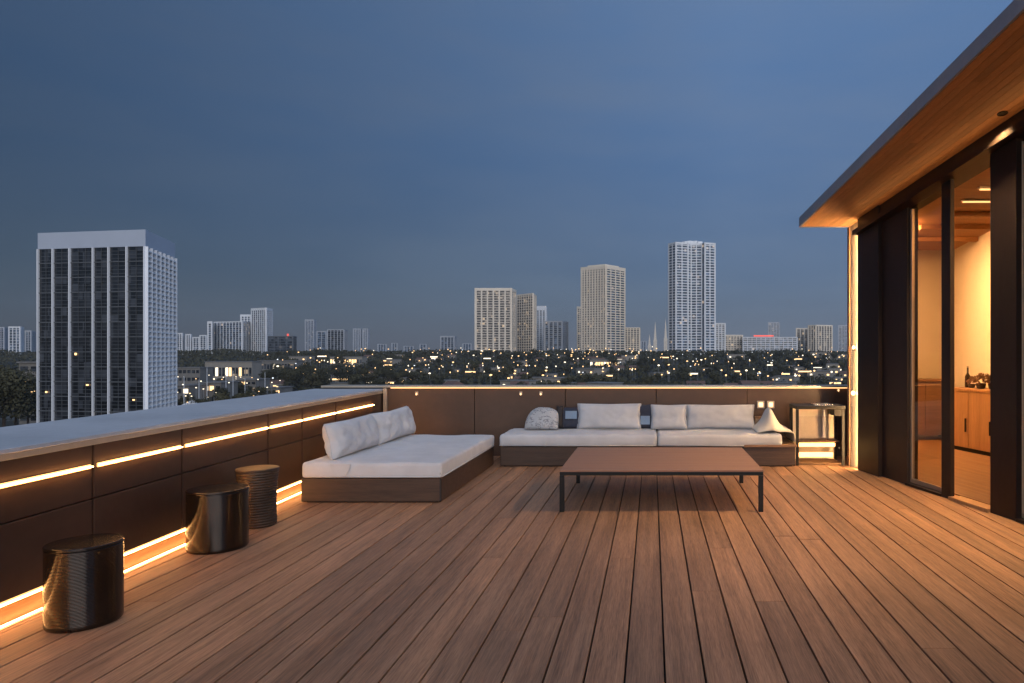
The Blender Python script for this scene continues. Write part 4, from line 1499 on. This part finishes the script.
# distant wood closing the horizon
r_ = np.random.default_rng(5)
v, f = [], []
for _ in range(60000):
    d = r_.uniform(425, 960) if r_.random() < .75 else r_.uniform(860, 960)
    px = r_.uniform(-40, 900)
    if px < 260 and d < 640:
        continue
    x = (px - VX) / F * d
    clump = mnoise.noise(Vector((x * .02, d * .012, 0))) * .5 + .5
    hh = (2 + 5.0 * clump) if d < 830 else 3 + 7.5 * clump
    if d > 850:
        hh += 2.0 * mnoise.noise(Vector((x * .006, 3.3, 0))) + 1.5
    if r_.random() > 0.25 + clump:
        continue
    z = gz(d) + hh * r_.uniform(.15, 1.0)
    s_ = r_.uniform(.9, 2.0)
    u = r_.normal(size=3); u /= np.linalg.norm(u)
    w = r_.normal(size=3); w -= u * w.dot(u); w /= np.linalg.norm(w)
    c_ = np.array((x, d, z))
    o = len(v)
    v += [tuple(c_ + u * s_), tuple(c_ + w * s_ * .7), tuple(c_ - u * s_), tuple(c_ - w * s_ * .7)]
    f.append((o, o + 1, o + 2, o + 3))
me = bpy.data.meshes.new('distant_wood')
me.from_pydata(v, [], f)
me.materials.append(M['leaf2'])
o = bpy.data.objects.new('distant_wood', me)
COL.objects.link(o)
tag(o, 'dark distant wood covering the plain below the skyline', 'wood', kind='stuff')


# ------------------------------------------------------------------ houses among the trees
def house_proto(roofm, lit, w, dp, h, gable):
    t = thing('house', 'small pale house with lit windows among the dark trees', 'house', (0, 0, 0), 0, 'small houses among the trees')
    MB().box(-w / 2, w / 2, -dp / 2, dp / 2, 0, h).build('wall', M['house_wall'], t)
    m = MB()
    o_ = .5
    if gable:
        m.add([(-w / 2 - o_, -dp / 2 - o_, h), (w / 2 + o_, -dp / 2 - o_, h), (w / 2 + o_, dp / 2 + o_, h), (-w / 2 - o_, dp / 2 + o_, h), (-w / 2, 0, h + 2.2), (w / 2, 0, h + 2.2)], [(0, 1, 5, 4), (2, 3, 4, 5), (1, 2, 5), (3, 0, 4), (3, 2, 1, 0)])
    else:
        m.box(-w / 2 - o_, w / 2 + o_, -dp / 2 - o_, dp / 2 + o_, h, h + .6)
    m.build('roof', roofm, t)
    nw = 3
    for k in range(nw):
        cx = -w / 2 + w * (k + .5) / nw
        MB().box(cx - .9, cx + .9, -dp / 2 - .06, -dp / 2 - .003, h * .45, h * .45 + 1.3).build('window', lit[k % len(lit)], t)
    return t


protos = [house_proto(M['roof_pale'], [M['lit_warm'], M['glass_dark']], 12, 9, 4.5, False),
          house_proto(M['roof_tile'], [M['glass_dark'], M['lit_warm']], 11, 9, 4.2, True),
          house_proto(M['roof_pale'], [M['lit_white'], M['glass_dark'], M['lit_warm']], 20, 12, 6.0, False)]
used = [False] * 3
for _ in range(84):
    d = rt.uniform(430, 850)
    x = rt.uniform(262, 858)
    kd = rt.randrange(3)
    t = protos[kd] if not used[kd] else copy_tree(protos[kd])
    used[kd] = True
    t.location = (PX(x, d), d, gz(d) + rt.uniform(0, 1.5))
    t.rotation_euler = (0, 0, rt.uniform(-.7, .7))
    s = rt.uniform(.7, 1.1)
    t.scale = (s, s, s)


# ------------------------------------------------------------------ street lamps
def lamp_proto(mat, h, hd, label, group):
    t = thing('street_lamp', label, 'street lamp', (0, 0, 0), 0, group)
    MB().tube((0, 0, 0), (0, 0, h), .14, .08, 6).build('pole', M['pole'], t)
    MB().lathe([(hd * .3, h), (hd, h + hd * .5), (hd, h + hd), (hd * .4, h + hd * 1.5)], n=10).build('lamp_head', mat, t)
    return t


far_lab, far_grp = 'small street lamp glowing among the dark trees below the skyline', 'street lamps among the trees'
LP = [lamp_proto(M['lit_warm'], 10, .7, far_lab, far_grp), lamp_proto(M['lit_white'], 10.5, .75, far_lab, far_grp), lamp_proto(M['lit_cool'], 9.5, .5, far_lab, far_grp)]
ul = [False] * 3
streets = [((285, 640), (845, 470)), ((300, 470), (700, 860)), ((480, 440), (850, 720)), ((400, 760), (850, 760)), ((270, 560), (640, 600)), ((560, 860), (800, 440))]
for q_ in range(285):
    d = 430 + 470 * rt.random() ** .7
    x = rt.uniform(262, 850)
    if q_ < 120:
        (xa_, da_), (xb_, db_) = streets[q_ % 6]
        f_ = (q_ // 6 + .5 + rt.uniform(-.2, .2)) / 20
        x, d = xa_ + (xb_ - xa_) * f_, da_ + (db_ - da_) * f_
    kd = rt.choice((0, 0, 0, 0, 0, 1, 1, 2))
    t = LP[kd] if not ul[kd] else copy_tree(LP[kd])
    ul[kd] = True
    t.location = (PX(x, d), d, gz(d) + rt.uniform(-.5, 2))
    s = rt.choice((.45, .55, .65, .8, 1.0, 1.25))
    t.scale = (s, s, rt.uniform(.8, 1.1))

# ------------------------------------------------------------------ lit district at the left, between office building and trees
lot = MB()
lot.box(PX(60, 430), PX(300, 480), 255, 478, GZ + .002, GZ + .004)
lt = lot.build('pavement', M['lot'], None)
tag(lt, kind='structure')
rd = MB()
rd.box(-300, -60, 330, 341, GZ + .006, GZ + .010)
rd.box(-300, -60, 402, 411, GZ + .006, GZ + .010)
ro = rd.build('road', M['asphalt'], None)
tag(ro, kind='structure')
mk = MB()
for k in range(40):
    mk.box(-300 + k * 6, -297 + k * 6, 335.4, 335.7, GZ + .012, GZ + .014)
mo = mk.build('road_marking', M['paint'], None)
tag(mo, kind='structure')


def lowrise(x0, x1, ytop, d, wall, label, lit, nlev=1, dep=14, cat='building'):
    xa, xb = PX(x0, d), PX(x1, d)
    z1 = hgt(ytop, d)
    h = z1 - gz(d)
    t = thing('low_building', label, cat, ((xa + xb) / 2, d, gz(d)), 0)
    w = xb - xa
    MB().box(-w / 2, w / 2, 0, dep, 0, h).build('wall', wall, t)
    MB().box(-w / 2 - .5, w / 2 + .5, -.6, dep + .5, h, h + .5).build('roof', M['roof_pale'], t)
    nb = max(2, int(w / 2.6))
    for L_ in range(nlev):
        for k in range(nb):
            cx = -w / 2 + w * (k + .5) / nb
            z = h * (L_ + .30) / nlev
            m_ = rt.choice(lit + [M['glass_dark']] * 2)
            MB().box(cx - w / nb * .36, cx + w / nb * .36, -.08, -.004, z, z + h / nlev * .42).build('window', m_, t)
    return t


Lw, Ld = [M['lit_warm'], M['glass_dark'], M['glass_dark']], [M['lit_white'], M['lit_warm'], M['glass_dark']]
lowrise(175, 189, 386, 330, M['low_wall'], 'pale low building with lit windows right of the office building', Ld, 2)
lowrise(203, 221, 383, 345, M['low_wall'], 'low shop building with lit front below the slim white tower', Ld, 2)
lowrise(236, 256, 380, 390, M['low_wall'], 'grey low building with a few lit windows left of the dark trees', Lw, 3)
lowrise(205, 252, 362, 560, M['house_wall'], 'long pale low building with a lit front in the left middle distance', Ld, 1)
lowrise(258, 296, 361, 650, M['low_wall'], 'flat roofed hall right of the long pale building', Ld, 1)
lowrise(178, 200, 368, 470, M['low_wall'], 'two storey building behind the lit low buildings', Lw, 3)
lowrise(19, 40, 363, 250, M['low_wall'], 'grey low building between the left trees and the office building', Lw, 5)
lowrise(266, 280, 388, 400, M['low_wall'], 'small shed with a lit window near the parapet corner', Ld, 1)
lowrise(590, 625, 360, 700, M['house_wall'], 'low hall with lit front below the cream tower', Ld, 1)
lowrise(330, 362, 357, 720, M['house_wall'], 'partly lit hall below the dark banded tower', Ld, 1)
for x, d, hs in ((184, 300, 16), (199, 310, 14), (207, 320, 19), (226, 330, 15), (233, 345, 17), (245, 350, 13), (265, 380, 15)):
    t = thing('flagpole', 'slim pale pole on the paved lot right of the office building', 'pole', (PX(x, d), d, GZ), 0, 'slim poles on the paved lot')
    MB().tube((0, 0, 0), (0, 0, hs), .16, .10, 6).build('shaft', M['white_conc'], t)
    MB().lathe([(.05, hs), (.22, hs + .2), (.05, hs + .4)], n=8).build('finial', M['chrome'], t)
rp_ = random.Random(11)
for _ in range(26):
    d = rp_.uniform(290, 470)
    x = rp_.uniform(176, 290)
    tree(PX(x, d), d, rp_.uniform(.45, .95), rp_.randrange(5), 'small tree on the lit paved lot right of the office building', 'small trees on the paved lot')
rf_ = random.Random(21)
for k in range(26):
    x, d = rf_.uniform(300, 840), rf_.uniform(440, 780)
    t = thing('market_hall', 'low wide lit roof glowing among the dark trees', 'canopy', (PX(x, d), d, gz(d)), rf_.uniform(-.3, .3), 'low lit roofs among the trees')
    w_, h_ = rf_.uniform(5, 11), rf_.uniform(5, 7.5)
    MB().box(-w_ / 2, w_ / 2, -3, 3, h_, h_ + .4).build('roof', M['roof_pale'], t)
    for sx_ in (-1, 1):
        MB().box(sx_ * w_ * .45 - .15, sx_ * w_ * .45 + .15, -2.8, -2.5, 0, h_ - .01).build('post', M['pole'], t)
    MB().box(-w_ / 2 + .3, w_ / 2 - .3, -3.06, -2.9, h_ - 1.0, h_ - .02).build('light_band', rf_.choice([M['lit_white'], M['lit_warm'], M['lit_warm']]), t)
# marquee
tm = thing('marquee', 'small warm lit marquee tent on the paved lot at the left', 'tent', (PX(193, 300), 300, GZ))
m = MB()
m.add([(-4, -3, 3), (4, -3, 3), (4, 3, 3), (-4, 3, 3), (0, 0, 5.6)], [(0, 1, 4), (1, 2, 4), (2, 3, 4), (3, 0, 4), (3, 2, 1, 0)])
m.build('canopy', M['white_conc'], tm)
for a in (-3.9, 3.9):
    for b in (-2.9, 2.9):
        MB().tube((a, b, 0), (a, b, 3), .08).build('pole', M['pole'], tm)
MB().box(-2.5, 2.5, -.4, .4, 2.5, 2.7).build('lamp', M['lit_warm'], tm)
lg = 'tall street lamp on the paved lot right of the office building'
LB = [lamp_proto(M['lit_white'], 11, .34, lg, 'lamps on the paved lot'), lamp_proto(M['lit_warm'], 9, .32, lg, 'lamps on the paved lot')]
ul = [False, False]
for x, d, kd, hs in ((183, 320, 0, 1), (190, 300, 1, .9), (201, 330, 0, 1.1), (214, 315, 0, 1.25), (218, 360, 1, 1), (229, 340, 0, 1), (240, 400, 1, 1), (247, 360, 0, .9), (258, 380, 0, 1), (268, 430, 1, 1), (178, 420, 0, 1), (196, 440, 1, 1), (209, 450, 0, 1), (222, 430, 1, 1), (236, 450, 0, .9), (252, 460, 1, 1), (27, 260, 1, .8), (280, 420, 0, .8)) + tuple((rp_.uniform(176, 286), rp_.uniform(290, 470), rp_.randrange(2), rp_.uniform(.35, 1.0)) for _ in range(45)):
    t = LB[kd] if not ul[kd] else copy_tree(LB[kd])
    ul[kd] = True
    t.location = (PX(x, d), d, GZ)
    t.scale = (1, 1, hs)
for x, d, s in ((176, 300, .55), (206, 300, .6), (225, 320, .55), (238, 330, .6), (250, 340, .7), (262, 355, .8), (212, 400, .7), (228, 410, .75), (188, 380, .7), (246, 420, .8)):
    tree(PX(x, d), d, s, rt.randrange(5), 'small tree on the lit paved lot right of the office building', 'small trees on the paved lot')


# ------------------------------------------------------------------ air: thin dusk haze over the city
hm = bpy.data.materials.new('dusk haze')
ht = NT(hm)
ht.n.remove(ht.n['Principled BSDF'])
pv = ht.new('VolumePrincipled')
pv.inputs['Color'].default_value = (0.80, 0.86, 0.95, 1)
pv.inputs['Density'].default_value = 0.00010
pv.inputs['Anisotropy'].default_value = 0.2
ht.link(pv.outputs[0], ht.n['Material Output'].inputs['Volume'])
hz = MB().box(-2600, 2600, -900, 3400, GZ - 1.2, 205).build('haze', hm)
tag(hz, 'thin blue dusk haze lying over the city', 'haze', kind='stuff')
